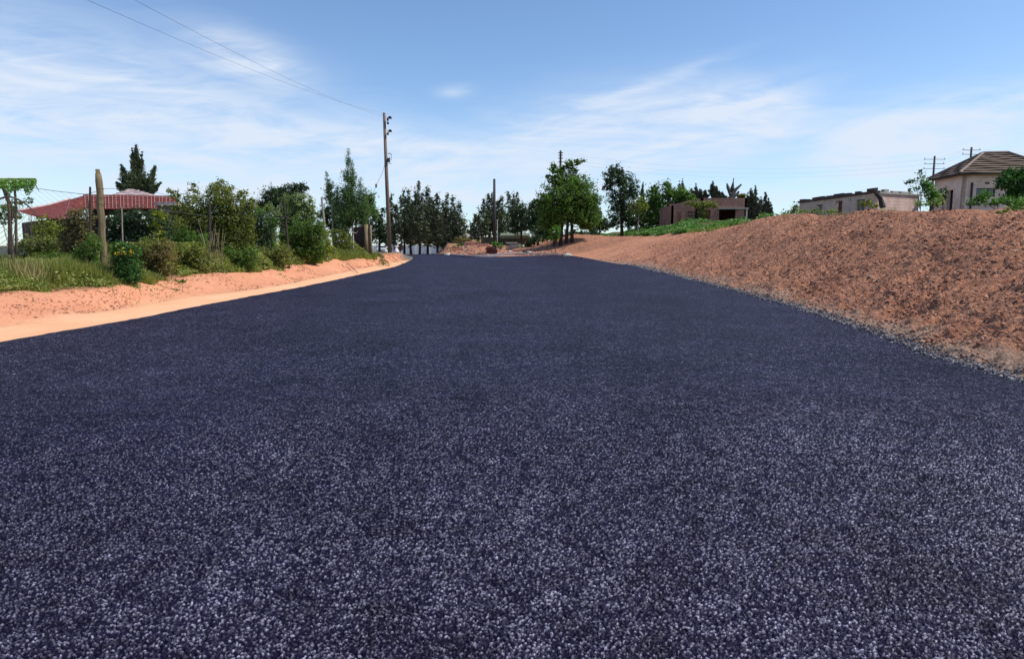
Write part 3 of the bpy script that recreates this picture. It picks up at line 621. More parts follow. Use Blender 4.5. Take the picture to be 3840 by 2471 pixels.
panel(ruin, ops[2][0], ops[2][1], 2.6, ops[2][3], 'shutter', SHUT); panel(ruin, ops[0][0] , ops[0][1] , 2.4, ops[0][3], 'shutter', SHUT)
q = A + dirA * (ops[2][0] + ops[2][1]) / 2; MB().box((q.x + nA_.x * .05, q.y + nA_.y * .05, 3.6), (.10, .08, 2.0), angA).build('door_frame', CONC, ruin)
mb = MB(); mb.box(tuple(A + dirA * (sA(837) - .0)) + (3.4,), (.02, .02, .02)); 
# overhang shadow built as a dark leaning plank against the right part
bb = MB(); p1_ = at(874.5, 190.8, 46.9); p2_ = at(883, 207, 46.4); bb.tube([p1_, p1_.lerp(p2_, .5) + Vector((.12, 0, .05)), p2_], [.10, .15, .20], 6)
tag(bb.build('overhang_shadow', DARKBARK, loc=tuple(p2_)), 'dark crooked plank standing in for the overhang shadow on the end wall of the roofless house', 'streak')

# --- hipped house at the far right
hz0 = 6.3
hb = Vector((px(955.3, 46.8), 46.8)); e1 = Vector((math.cos(R(-8)), math.sin(R(-8)))); e2 = Vector((-e1.y, e1.x))
hs, ht = 4.8, 6.3                   # depth along e2, width along e1
def hp(a, b_, z): q = hb + e1 * a + e2 * b_; return Vector((q.x, q.y, z))
house = thing('pink_house', 'pink house with a brown hipped roof of long courses on top of the bank', 'house', tuple(hp(0, 0, 2.4)))
ov = .35
def hpx(x, b_=0.0):       # position along e1 on the front wall for a picture column
    k0 = (x - 512) / F; q = hb + e2 * b_; return (k0 * q.y - q.x) / (e1.x - k0 * e1.y)
f0, f1 = .35, ht - .2
w0, w1 = hpx(971.3), hpx(990.3) 
wz0, wz1 = hz_(195.8, 46.2), hz_(186.8, 46.2)
mb = MB(); q0 = hp(.35, .35, 0); q1 = hp(3.15, .35, 0); q2 = hp(.35, hs - .3, 0); wall(mb, q0, q1, 2.0, hz0 + .02, .2, [(w0 - .35, w1 - .35, wz0, wz1)])
mb.build('wall', PINK2, house)
mb = MB(); wall(mb, (q2.x, q2.y), (q0.x, q0.y), 2.0, hz0 - .003, .2, [(2.1, 2.9, 3.0, hz_(190, 49))]); mb.build('wall', PINK2, house)
mb = MB(); r0 = hp(3.15, .36, 0); r1 = hp(3.15, 1.5, 0); r2 = hp(ht - .3, 1.5, 0); r3 = hp(ht - .3, hs - .3, 0); r4 = hp(.5, hs - .3, 0)
wall(mb, (r0.x, r0.y), (r1.x, r1.y), 2.0, hz0 - .006, .2, []); wall(mb, (r1.x, r1.y), (r2.x, r2.y), 2.0, hz0 - .008, .2, [(.4, 1.6, 4.2, 5.3)]); wall(mb, (r2.x, r2.y), (r3.x, r3.y), 2.0, hz0 - .01, .2, []); wall(mb, (r3.x, r3.y), (r4.x, r4.y), 2.0, hz0 - .012, .2, [])
mb.build('wall', PINK2, house)
# window of the front wall
win = MB(); 
for a, b_, c_, d_ in ((w0, w0 + .05, wz0, wz1), (w1 - .05, w1, wz0, wz1), ((w0 + w1) / 2 + .15, (w0 + w1) / 2 + .2, wz0, wz1)):
    q = hp((a + b_) / 2, .45, (c_ + d_) / 2); win.box(q, (b_ - a, .06, d_ - c_), R(-8))
q = hp((w0 + w1) / 2, .452, wz1 - .02); win.box(q, (w1 - w0, .05, .06), R(-8))
wo = win.build('window', FRAMEM, house); q = hp((w0 + w1) / 2, .48, (wz0 + wz1) / 2); MB().box(q, (w1 - w0, .015, wz1 - wz0), R(-8)).build('pane', GLASS, wo)
q = hp(w0 + .55, .56, (wz0 + wz1) / 2 + .1); MB().box(q, (.5, .02, .7), R(-8)).build('curtain', CURT, wo)
q = hp(hpx(966.3), .30, hz_(200, 46.5) + .4 ); MB().box((q.x, q.y, (hz_(181.5, 46.5) + 2.6) / 2), (.10, .09, hz_(181.5, 46.5) - 2.6), R(-8)).build('drainpipe', DARKPOLE, house)
q = hp(hpx(981.5), .335, hz_(182, 46.4)); MB().box(q, (.26, .03, .12), R(-8)).build('air_vent', FRAMEM, house)
q = hp(hpx(936), 2.2, 0); 
ROOFB = pmat('brown_roof_course', (.125, .080, .055), .75, .35, 1.6, .01, 20, stretch=(1, 1, 6)); ROOFD = pmat('dark_roof_edge', (.035, .027, .025), .8, .3, 3); HIPC = pmat('hip_capping', (.24, .18, .15), .8, .25, 4)
zrid = hz_(153.6, 49.0); ra_ = hb + e1 * 2.45 + e2 * 2.35; rb_ = hb + e1 * 4.0 + e2 * 2.35
RA = Vector((ra_.x, ra_.y, zrid)); RB = Vector((rb_.x, rb_.y, zrid)); c0, c1_, c2_, c3 = hp(-.1, -.1, hz0), hp(ht, -.1, hz0), hp(ht, hs, hz0), hp(-.1, hs, hz0)
def courses(mb, a, b_, c_, d_, n, lift):
    nn_ = (b_ - a).cross(d_ - a).normalized(); nn_ = nn_ if nn_.z > 0 else -nn_
    for i in range(n):
        t0, t1 = i / n, (i + 1) / n; l0, l1 = a.lerp(d_, t0), b_.lerp(c_, t0); u0, u1_ = a.lerp(d_, t1), b_.lerp(c_, t1)
        K = 8
        for j in range(K):
            g0, g1 = j / K, (j + 1) / K; wv0 = lift * (1 + .35 * math.sin(i * 2.1 + j * 1.7)); wv1 = lift * (1 + .35 * math.sin(i * 2.1 + (j + 1) * 1.7))
            mb.quad(l0.lerp(l1, g0) + nn_ * wv0, l0.lerp(l1, g1) + nn_ * wv1, u0.lerp(u1_, g1), u0.lerp(u1_, g0)); mb.quad(l0.lerp(l1, g0) - nn_ * .03, l0.lerp(l1, g1) - nn_ * .03, l0.lerp(l1, g1) + nn_ * wv1, l0.lerp(l1, g0) + nn_ * wv0)
mb = MB(); courses(mb, c0, c1_, RB, RA, 9, .075); rf = mb.build('roof', ROOFB, house)
mb = MB(); courses(mb, c3, c0, RA, RA, 8, .075); courses(mb, c1_, c2_, RB, RB, 8, .06); courses(mb, c2_, c3, RA, RB, 9, .06); mb.build('roof', ROOFB, house)
mb = MB()
for p_, q_ in ((c0, RA), (RA, RB), (RB, c1_), (c3, RA), (c2_, RB)): mb.tube([p_ + Vector((0, 0, .07)), q_ + Vector((0, 0, .07))], .09, 6)
mb.build('ridge_cap', HIPC, rf)
mb = MB(); mb.quad(*[p_ - Vector((0, 0, .05)) for p_ in (c0, c3, c2_, c1_)]); mb.tube([c0 - Vector((0, 0, .03)), c1_ - Vector((0, 0, .03))], .06, 4); mb.tube([c0 - Vector((0, 0, .03)), c3 - Vector((0, 0, .03))], .06, 4); mb.build('eave', ROOFD, rf)

# --- unfinished block building in the trees
D = 72; zb0 = gz(px(700, D), D) - .5
blk = thing('block_building', 'unfinished red block building with black doorways among the trees', 'building', (px(705, D), D, zb0))
def X_(x): return px(x, D)
zr1 = hz_(197.6, D)                 # right part
xa, xb, xc, xd = X_(700), X_(745.3), X_(669), X_(699)
o_ = xa
mb = MB(); wall(mb, (xa, D), (xb, D), zb0, zr1, .22, [(X_(718) - o_, X_(734.5) - o_, zb0 + .001, hz_(208.7, D)), (.001 + .2, X_(709.5) - o_, zb0 + .001, hz_(208.7, D) - .1)]); wall(mb, (xb, D), (xb, D + 7), zb0, zr1 - .003, .22, []); wall(mb, (xb, D + 7), (xa, D + 7), zb0, zr1 - .004, .22, []); wall(mb, (xa, D + 7), (xa, D), zb0, zr1 - .005, .22, [])
mb.build('wall', REDB, blk)
zl1 = hz_(205.5, D)
mb = MB(); wall(mb, (xc, D - .8), (xc + 2.35 + (xd - xc - 2.35) * .35, D - .8), zb0, zl1, .2, [(X_(674.5) - xc, X_(678.6) - xc, zb0 + .001, hz_(211.3, D - .8))]); xe = xc + 2.35 + (xd - xc - 2.35) * .35
wall(mb, (xe, D - .8), (xe, D + 5), zb0, zl1 - .003, .2, []); wall(mb, (xc, D + 5), (xc, D - .8), zb0, zl1 - .004, .2, []); wall(mb, (xe - .21, D + 1.4), (xc + .21, D + 1.4), zb0, zl1 + .3, .15, [])
mb.quad((xc, D - .8, zl1), (xe, D - .8, zl1), ((xc + xe) / 2 + .5, D - .8, zl1 + .55)); mb.build('wall', REDB, blk)
mb = MB(); mb.box(((xa + xb) / 2, D + 3.4, zr1 - .12), (xb - xa - .5, 6.4, .15)); mb.build('roof', DBRICK, blk)
mb = MB(); mb.box(((X_(717) + X_(746.8)) / 2, D - .12, hz_(208.1, D)), (X_(746.8) - X_(717), .22, .18)); mb.build('lintel', CONC, blk)
MB().box((X_(745), D - .12, (zb0 + hz_(209, D)) / 2), (.14, .14, hz_(209, D) - zb0)).build('post', STONE, blk)
for r_ in range(3):
    for c_ in range(4): MB().box((X_(686 + 2.6 * c_), D - .81, hz_(207 + r_ * 3.6 + 5, D)), (.16, .03, .14)).build('vent_opening', DARKBARK, blk)

# --- trees of the right side
plant('broad_tree', 'big broad tree with many trunks at the top of the road cutting', 'tree', 68, 563,
      [(566, 202, 27, 25), (545, 207, 9, 11), (590, 214, 12, 14), (548, 222, 12, 10), (585, 222, 12, 8), (584, 196, 15, 20), (552, 208, 14, 16), (572, 184, 19, 10), (592, 206, 8, 14), (548, 222, 8, 10), (577, 216, 17, 10), (557, 181, 10, 8), (560, 172, 7, 7), (568, 165, 6, 6), (553, 168, 4, 5), (577, 162, 5, 3.5), (573, 171, 5, 5), (583, 160.5, 2.5, 1.2), (548, 176, 3, 3)],
      'mid', 2.0, 3.0, .17, DARKBARK, stems=4, nl=10)
plant('small_green_bush', 'light green bush standing at the foot of the broad tree', 'bush', 63, 555.5, [(555, 233, 6, 7), (557, 228, 4, 4), (552, 238, 5, 3)], 'bright', 1.8, 2.2, .03)
plant('tall_tree', 'tall dark green tree with a forked top right of the broad tree', 'tree', 76, 622,
      [(614, 178, 12, 9), (618, 171, 6, 7), (612, 170, 4, 6), (627, 183, 12, 10), (608, 187, 6, 4), (622, 198, 15, 12), (634, 192, 6, 9), (617, 212, 10, 12), (628, 214, 9, 11), (616, 224, 10, 5)], 'dark', 2.1, 2.4, .18, DARKBARK, nl=8)
for i, (bx, bl, lb) in enumerate([(650, [(652, 200, 9, 12), (648, 214, 10, 11), (655, 188, 5, 5), (645, 207, 7, 8)], 'rounded green tree next to the tall dark tree'),
                              (668, [(668, 193, 9, 10), (664, 206, 10, 13), (674, 200, 8, 11), (667, 184, 5, 4), (660, 218, 8, 8)], 'highest of the rounded green trees left of the block building'),
                              (686, [(683, 195, 8, 9), (689, 199, 7, 7), (680, 206, 8, 9), (692, 204, 6, 5)], 'rounded green tree reaching over the gable of the block building')]):
    plant('round_green_tree', lb, 'tree', 79 - i, bx, bl, 'mid' if i else 'mid', 2.1, 2.4, .12, group='rounded green trees beside the block building')
plant('creeper_bush', 'leafy creeper growing over the front of the block building', 'creeper', 69.5, 704, [(702, 205, 9, 5), (710, 204, 8, 4), (703, 214, 5, 8), (701, 222, 4, 5), (692, 203, 7, 3), (715, 206, 4, 2)], 'olive', 1.7, 2.0, .04, crown_name='foliage')
plant('thin_sapling', 'thin pale-stemmed sapling in front of the rounded green trees', 'tree', 70, 637.5, [(638, 208, 7, 7), (645, 206, 5, 5), (632, 205, 4, 4), (640, 200, 4, 4)], 'olive', 1.8, 1.6, .05, PALEBARK)
for i, (bx, sl_, lb, mt) in enumerate([
    (595, [(590.5, 204, 229, 3), (595, 197, 229, 4.5), (600, 208, 229, 4)], 'dark narrow conifers between the broad tree and the tall tree', 'conifer'),
    (641, [(641, 182, 215, 3.5, 2)], 'dark pointed conifer tip rising behind the rounded green trees', 'conifer'),
    (681, [(679.5, 181, 205, 2.2), (682.5, 178.5, 205, 2.2)], 'twin dark spires behind the rounded trees', 'conifer'),
    (696, [(691, 189, 205, 3), (696, 184, 205, 4), (700, 188, 205, 3.5)], 'olive pointed conifer behind the creeper', 'greyconifer'),
    (713, [(705, 190, 200, 3), (712.5, 181.5, 201, 4.5), (719, 191, 202, 3.2)], 'grey conifer with one tall spire above the block roof', 'greyconifer'),
    (724, [(722, 192, 201, 2.2), (726, 196, 202, 2.0)], 'small grey conifer between the spire and the bare tree', 'greyconifer'),
    (752, [(746, 200, 221, 5), (751, 188, 221, 5.5), (755.5, 185.5, 220, 4), (748, 193, 221, 4)], 'taller grey-green conifer just right of the block building', 'greyconifer'),
    (765, [(761, 197, 221, 4.5), (765.5, 192, 221, 4.2), (769, 202, 221, 3.5, 1.5)], 'shorter grey-green conifer at the end of the row right of the block building', 'greyconifer'),
    (745, [(743, 194.5, 200, 4)], 'small reddish conifer tip above the right corner of the block roof', 'brown')]):
    Dz = (88, 95, 100, 90, 90, 92, 84, 86, 88)[i]
    spires('conifer', lb, 'tree', Dz, bx, sl_, mt, leafpx=1.5, cov=1.9, bushy=2, trunk=.10, group=None, basez=gz(px(bx, 76), 76) if i != 0 else None)
# bare lopped tree
bt = thing('lopped_tree', 'grey bare lopped tree trunk with stubby branches behind the block building', 'tree', (px(731, 86), 86, 4)); mb = MB()
GREYB = pmat('grey_bare_bark', (.10, .095, .085), .95, .5, 3, .05, 8)
def P(x, y): return at(x, y, 86)
mb.tube([(px(731, 86), 86, 4), P(731, 197), P(732.5, 188), P(733.8, 178)], [.42, .34, .26, .08], 7); mb.build('trunk', GREYB, bt)
for a in (([P(731, 195), P(728, 187), P(727, 183)], [.22, .2, .08]), ([P(732, 195), P(736, 189), P(741.5, 184)], [.3, .2, .1]), ([P(732, 197), P(737, 194), P(739, 191)], [.3, .2, .12])):
    MB().tube(a[0], a[1], 6).build('branch', GREYB, bt)

for bx, D_, bl, lb, mt in [(590, 82, [(585, 218, 9, 12), (594, 222, 8, 11), (603, 224, 8, 9)], 'dark tree mass filling the gap right of the broad tree', 'dark'), (552, 80, [(548, 212, 9, 12), (556, 222, 9, 11), (544, 226, 7, 8)], 'dark tree behind the left edge of the broad tree', 'dark'),
                       (636, 86, [(634, 214, 9, 10), (644, 220, 9, 9), (630, 224, 8, 6)], 'dark undergrowth tree below the rounded green trees', 'dark'), (658, 84, [(655, 204, 9, 12), (664, 214, 9, 11), (652, 220, 8, 8), (673, 214, 8, 10)], 'green tree closing the row just left of the block building', 'mid')]:
    plant('background_tree', lb, 'tree', D_, bx, bl, mt, 2.0, 2.4, .12, DARKBARK, group='background trees on the right plateau')
# --- plants along the crest of the bank
plant('crest_bush', 'dark leafy bush on the crest of the bank left of the roofless house', 'bush', 40, 791, [(790, 213, 8, 4), (797, 211, 6, 4), (784, 216, 5, 3), (796, 207, 3, 3)], 'olive', 2.2, 1.8, .03)
plant('crest_weeds', 'low yellow-green weeds against the left half of the roofless house wall', 'weeds', 36, 820, [(806, 212, 6, 2.5), (816, 211, 6, 3), (826, 212, 6, 2.5), (834, 211, 4, 2)], 'pale', 2.2, 1.4, .012, nl=4)
plant('crest_weeds', 'tuft of weeds in front of the corner of the roofless house', 'weeds', 33, 868, [(864, 204, 5, 2.5), (869, 202, 3, 4), (873, 206, 5, 2)], 'olive', 2.2, 1.1, .012, nl=4)
plant('crest_bush', 'leafy upright bush at the left corner of the pink house', 'bush', 40, 932, [(931, 192, 8, 11), (927, 186, 6, 6), (937, 197, 5, 7), (934, 203, 8, 4)], 'bright', 2.2, 2.2, .05)
plant('slender_sapling', 'slender pale green sapling with airy tufts left of the pink house', 'tree', 40, 921, [(922, 178, 4, 5), (921, 172, 2.5, 3), (913, 181, 6, 3), (908, 182.5, 4, 2), (917, 188, 3, 3), (911, 190, 2, 4), (925, 184, 4, 3)], 'feather', 1.7, 1.1, .035, PALEBARK, nl=10)
plant('fan_shrub', 'dry shrub with twiggy stems under the leafy bush by the pink house', 'bush', 37, 926, [(920, 203, 7, 3), (930, 203, 9, 3), (940, 200, 5, 5)], 'pale', 2.0, 1.2, .02)
plant('garden_tree', 'dark green garden tree covering the right end of the pink house', 'tree', 38, 1012, [(1006, 180, 10, 9), (1018, 184, 13, 12), (1010, 172, 6, 6), (1001, 184, 5, 6), (1030, 176, 12, 14), (1012, 195, 9, 5), (1024, 193, 12, 8)], 'glossy', 2.4, 2.2, .08)
plant('garden_hedge', 'bright green hedge in front of the window of the pink house', 'hedge', 34, 996, [(978, 200, 8, 5), (984, 196, 7, 6), (992, 202, 9, 4), (1004, 200, 10, 4), (1016, 202, 10, 4), (1028, 201, 10, 5), (972, 203, 6, 2.5)], 'bright', 2.4, 1.8, .03, crown_name='foliage')
plant('crest_bush', 'small pale bush spilling over the bank edge at the frame edge', 'bush', 17.5, 1012, [(1012, 209, 7, 3), (1020, 206, 8, 4), (1005, 212, 4, 2)], 'mid', 3.0, .9, .012)
plant('dark_shrub', 'small dark shrub beside the doorway of the pink house side wall', 'bush', 43, 944.5, [(944, 194, 4, 8), (943, 200, 5, 5)], 'dark', 2.0, 2.0, .03)

# --- utility poles
def pole(label, D, x, ytop, arms, r=.15, lean=0.0, mat_=DARKPOLE, group='utility poles behind the trees and houses', zb=None):
    X = px(x, D); zt_ = hz_(ytop, D); zb = gz(X, D) - .3 if zb is None else zb
    root = thing('utility_pole', label, 'pole', (X, D, zb + .3), group); MB().tube([(X + lean, D, zb), (X, D, zt_)], [r * 1.15, r * .75], 10).build('pole', mat_, root, smooth=True)
    for ya, hw in arms:
        za = hz_(ya, D); o = MB().box((X, D - .02, za), (hw * 1.7, .05, .045)).build('crossarm', DARKPOLE, root)
        for s_ in (-1, 1): MB().lathe((X + s_ * (hw * .85 - .1), D - .02, za + .05), [(.02, 0), (.05, .03), (.03, .06), (.05, .09), (.02, .12)], 8).build('insulator', CERAM, o)
    return root
pole('dark pole with three crossarms left of the pink house', 82, 928.4, 155.6, [(159, 1.5), (163.6, 1.4), (168.3, 1.5)], .14)
pole('pole top with two crossarms above the ridge of the pink house', 78, 964, 146.8, [(149.7, 1.2), (154, 1.2)], .14)
rp = pole('pole with short pegs rising behind the crown of the broad tree', 92, 559.8, 150.2, [], .17, mat_=DARKBARK)
for yy in (152.5, 155, 158, 161.5): MB().box((px(559.8, 92), 91.9, hz_(yy, 92)), (.62, .09, .10)).build('crossarm', DARKPOLE, rp)
pole('plain dark pole standing alone in front of the centre trees', 75, 494.5, 178.5, [], .17)
wp = thing('white_pole', 'thin pale pole beside the plain dark pole', 'pole', (px(497.3, 71), 71, gz(px(497.3, 71), 71))); X = px(497.3, 71); MB().tube([(X, 71, gz(X, 71) - .2), (X, 71, hz_(219, 71))], .035, 8).build('pole', STONE, wp)

def wire(label, a, b_, sag, r=.012, n=24, group=None, mat_=WIRE):
    a, b_ = Vector(a), Vector(b_); pts = [a.lerp(b_, i / n) - Vector((0, 0, 4 * sag * (i / n) * (1 - i / n))) for i in range(n + 1)]
    return tag(MB().tube(pts, r, 5, False).build('overhead_wire', mat_, loc=tuple(a)), label, 'wire', group)
for i, (y0, y1) in enumerate(((152.5, 159), (158, 163.6), (161.5, 168.3))):
    nmz = ('highest', 'middle', 'lowest')[i]
    wire(f'{nmz} of the faint wires running from the broad tree pole to the right', at(560, y0, 92), at(928.4, y1, 82), 1.5, .004, group='faint wires over the roofless house')
    wire(f'{nmz} of the short wires between the two poles at the pink house', at(928.4, y1, 82), at(964, 149.5 + i * 2.2, 78), .15, .004, group='short wires at the pink house')
for i, y1 in enumerate((149.7, 154)):
    wire(('upper' if i == 0 else 'lower') + ' wire leaving the ridge pole towards the picture edge', at(964, y1, 78), at(1060, 150 + i * 5, 60), .3, .004, group='wires leaving the ridge pole')

# ================================================================== LEFT SIDE
# --- main pole by the road
D = 60; Xp = px(389.8, D); zbp = gz(Xp, D); ztp = hz_(112.5, D, 387); Xt = px(387, D)
mp = thing('utility_pole', 'tall weathered wooden power pole standing at the bend of the road', 'pole', (Xp, D, zbp)); MB().tube([(Xp, D, zbp - .4), ((Xp + Xt) / 2 - .02, D, (zbp + ztp) / 2), (Xt, D, ztp)], [.19, .155, .115], 12).build('pole', POLEM, mp, smooth=True)
def pq(x, y): return at(x, y, D)
for x, y in ((389.8, 117.2), (390, 130.5)):
    q = pq(x, y); MB().lathe((q.x, q.y, q.z - .09), [(.02, -.02), (.17, 0), (.19, .06), (.10, .10), (.16, .14), (.05, .2)], 10).build('insulator', CERAM, mp); MB().tube([pq(387.2, y + .3), q], .022, 6).build('bracket', IRON, mp)
for x, y in ((388, 123), (388, 133.6), (387.8, 119.5)):
    q = pq(x, y); MB().box((q.x, q.y - .1, q.z), (.14, .16, .2)).build('clamp', IRON, mp)
MB().tube([pq(388.2, 153.7), pq(389.3, 152.6), pq(391.6, 154.8)], .035, 6).build('bracket', IRON, mp); MB().tube([pq(391.2, 155), pq(391.2, 160)], .018, 5).build('drop_rod', IRON, mp)
MB().tube([pq(384.6, 157.1), pq(387.6, 157.1)], .03, 6).build('bracket', IRON, mp); MB().tube([pq(388, 163), pq(391.2, 163.2)], .025, 6).build('bracket', IRON, mp)
q = pq(388.9, 160); MB().box((q.x, q.y - .12, q.z), (.22, .2, .34), .3).build('fuse_box', CERAM, mp); MB().tube([pq(389, 159), pq(389.4, 156.8), pq(389.9, 156.6)], .025, 6).build('bracket', IRON, mp)
st = thing('stay_wire', 'slack stay wire with a small insulator hanging left of the tall wooden pole', 'wire', tuple(at(367, 226, 55)))
MB().tube([pq(384.6, 157.2), pq(384.4, 165), pq(382.5, 172), at(378, 181, 59), at(375.6, 186, 58.5), at(370, 202, 57), at(366, 228, 55)], .014, 5, False).build('cable', WIRE, st)
q = at(376, 185, 58.6); MB().lathe((q.x, q.y, q.z - .2), [(.02, 0), (.09, .06), (.05, .14), (.10, .2), (.02, .34)], 8).build('insulator', CERAM, st)
for (y0, p1, lb) in ((113.5, (92, 2, 19.5), 'longer of the two dark overhead wires crossing the upper sky'), (117, (135, 0, 20.5), 'shorter of the two dark overhead wires, the one nearer the zenith')):
    q0 = pq(388, y0); q1 = q0 + (at(*p1) + Vector((0, 0, 1.4)) - q0) * 1.9; wire(lb, q0, q1, 1.4, .0045, 60, 'overhead wires over the road verge')

# --- red roofed house
REDR = pmat('red_roof_tile', (.20, .036, .024), .7, .35, 4.0, .02, 26); RIB = pmat('roof_rib', (.38, .20, .17), .8, .25, 6); DWALL = pmat('shade_toned_wall', (.045, .032, .027), .9, .4, 2); PALER = pmat('pale_roof_mortar', (.55, .42, .40), .9, .4, 6, .03)  # DWALL: shade under the red roof is put into the wall colour
D = 42; rh = thing('red_roof_house', 'low house with a faded red ribbed roof behind the hedge', 'house', (px(110, D), D, gz(px(110, D), D)))
gzl = gz(px(110, D), D)
a = at(84, 209.2, D); b_ = at(146, 208.6, D); rdg = 3.2; c_ = at(176, 196.8, D + rdg); d_ = at(83, 195.2, D + rdg); b2 = at(168, 203.5, D + 1.2)
mb = MB(); b3 = at(176, 208, D)
courses(mb, a, b3, c_, d_, 6, .035); mb.quad(d_, c_, c_ + Vector((0, 3, -1.2)), d_ + Vector((0, 3, -1.2))); rf = mb.build('roof', REDR, rh)
mb = MB()
for i in range(24):
    g_ = (i + .5) / 24 + random.uniform(-.006, .006); mb.tube([a.lerp(b3, g_) + Vector((0, -.03, .05)), d_.lerp(c_, g_) + Vector((0, 0, .05))], .02, 4)
mb.tube([d_ + Vector((0, 0, .05)), c_ + Vector((0, 0, .05))], .05, 6); mb.build('roof_ribs', RIB, rf)
# lower wing towards the road
w_ = [at(17, 211, D - 1), at(48, 205.2, D + 1), at(70, 199, D + 2.5), at(83.3, 195.3, D + rdg)]; e_ = [at(38, 217, D - 7), at(50, 218, D - 7.2), at(64, 218.6, D - 7), at(84.5, 209.3, D - .05)]
mb = MB()
for i in range(3):
    courses(mb, e_[i], e_[i + 1], w_[i + 1], w_[i], 10, .03)
mb.build('roof', REDR, rh)
mb = MB(); mb.tube([w_[0] + Vector((0, 0, .04)), w_[1] + Vector((0, 0, .04)), w_[2] + Vector((0, 0, .04))], .07, 6); mb.build('ridge_cap', PALER, rh)
mb = MB(); wall(mb, (a.x, D + .5), (b3.x, D + .5), gzl - .3, a.z + .02, .2, [(2.0, 3.0, gzl + .9, gzl + 2.1)]); wall(mb, (e_[0].x, D - 6.4), (e_[2].x, D - 6.4), gzl - .3, e_[0].z - .05, .2, []); wall(mb, (e_[2].x, D - 6.4), (a.x, D + .49), gzl - .3, e_[0].z - .06, .2, [])
wall(mb, (w_[0].x + .2, D - 1), (e_[0].x + .01, D - 6.41), gzl - .3, e_[0].z - .08, .2, [])
mb.build('wall', DWALL, rh)
pr = thing('pale_roof_house', 'pale crumbling hipped roof poking above the red roof ridge', 'house', (px(131, 52), 52, gz(px(131, 52), 52)))
mb = MB(); k1 = [at(112, 196, 50), at(152, 196, 50), at(158, 196, 56), at(108, 196, 56)]; pk = at(129, 188.6, 53); pk2 = at(134, 189, 53)
courses(mb, k1[0], k1[1], pk2, pk, 5, .05); courses(mb, k1[3], k1[0], pk, pk, 5, .05); courses(mb, k1[1], k1[2], pk2, pk2, 5, .05); mb.build('roof', PALER, pr)
mb = MB(); wall(mb, (k1[0].x + .3, 50.4), (k1[1].x - .3, 50.4), 1, k1[0].z, .2, []); mb.build('wall', DWALL, pr)
gw = thing('stone_outbuilding', 'grey rubble wall end with a pale coping beside the red roof', 'building', (px(168, 36), 36, gz(px(168, 36), 36))); RUB = pmat('grey_rubble', (.13, .115, .11), .95, .6, 9, .04, 14)
mb = MB(); q0 = at(157, 203, 36); q1 = at(178, 203, 36); wall(mb, (q0.x, 36), (q1.x, 36), gz(q0.x, 36) - .2, hz_(205, 36), .3, []); mb.build('wall', RUB, gw)
mb = MB(); q = at(167, 203.5, 36); mb.box((q.x, 36.1, q.z), (1.25, .5, .16), 0, .03); mb.build('coping', PALER, gw)
lw = thing('garden_wall', 'low pale concrete wall behind the weeds at the picture edge', 'wall', (px(5, 26), 26, gz(px(5, 26), 26))); mb = MB(); q0 = at(-30, 246, 26); q1 = at(27, 246, 26); zz = hz_(246.5, 26); mb.box(((q0.x + q1.x) / 2, 26, zz / 2 + .3), (q1.x - q0.x, .15, zz - .6)); mb.build('wall', CONC, lw)

# --- wooden post and fence posts
D = 17.6; tp = at(98.3, 173, D); bt_ = at(105.5, 289, D)
fp = thing('fence_post', 'thick weathered wooden fence post with a chipped top leaning slightly', 'post', tuple(bt_))
mb = MB(); pts = []; rr = []
for i in range(15):
    t_ = i / 14; pts.append(bt_.lerp(tp, t_) + Vector((.012 * math.sin(i * 1.7), .01 * math.cos(i * 2.3), 0)) - Vector((0, 0, .2 * (i == 0)))); rr.append(.080 + .003 * math.sin(i * 2.1) - (.012 if i == 14 else 0))
mb.tube(pts, rr, 12); mb.build('post', WOOD, fp, smooth=True)
mb = MB(); mb.box(tp + Vector((-.02, 0, .04)), (.11, .09, .12), .4, .02); mb.build('chipped_top', WOOD, fp)
for y in (188, 196, 203):
    mb = MB(); q = at(99.5 + (y - 173) * .06, y, D - .0); mb.tube([q + Vector((-.1, -.02, 0)), q + Vector((0, -.1, .01)), q + Vector((.1, -.02, 0)), q + Vector((0, .1, 0)), q + Vector((-.1, -.02, 0))], .006, 5); mb.build('wire_binding', RUSTW, fp)

def post(label, D, x0, y0, x1, y1, r, mat_=IRON, bars=(), name='fence_post', cat='post', group='thin fence posts in the hedge'):
    a, b_ = at(x0, y0, D), at(x1, y1, D); g_ = gz(b_.x, D); b_.z = min(b_.z, g_)
    root = thing(name, label, cat, (b_.x, D, g_), group); MB().tube([a, a.lerp(b_, .5) + Vector((.02, 0, 0)), b_ - Vector((0, 0, .1))], [r * .8, r, r * 1.1], 7).build('post', mat_, root)
    for (ax, ay, bx_, by_) in bars: MB().tube([at(ax, ay, D - .05), at(bx_, by_, D - .05)], r * .7, 6).build('rail', mat_, root)
    return root
post('rusty thin iron fence post just left of the thick wooden post', 19, 90, 186.5, 87, 262, .035)
post('slim grey stake right of the thick wooden post', 18.5, 121.5, 206, 120, 250, .018, PALEBARK)
post('dark fence post standing inside the tall bush', 24, 209.3, 204, 208, 262, .06, DARKBARK)
post('dark fence post with crooked rails in front of the pale green shrubs', 27, 283.5, 200, 289, 263, .045, DARKBARK, [(275, 216, 288, 217), (280, 215, 284.5, 235), (276, 222, 285, 226)])
post('pale fence post above the yellow-green bush', 33, 321.5, 197, 326, 230, .06, PALEBARK)
post('short charred stump post left of the dark red board', 39, 349.5, 233, 352.4, 257, .075, DARKBARK)
post('thin crooked stake carrying the sagging wire at the picture edge', 15.5, 7.5, 192, 11.5, 259, .022, BARK)
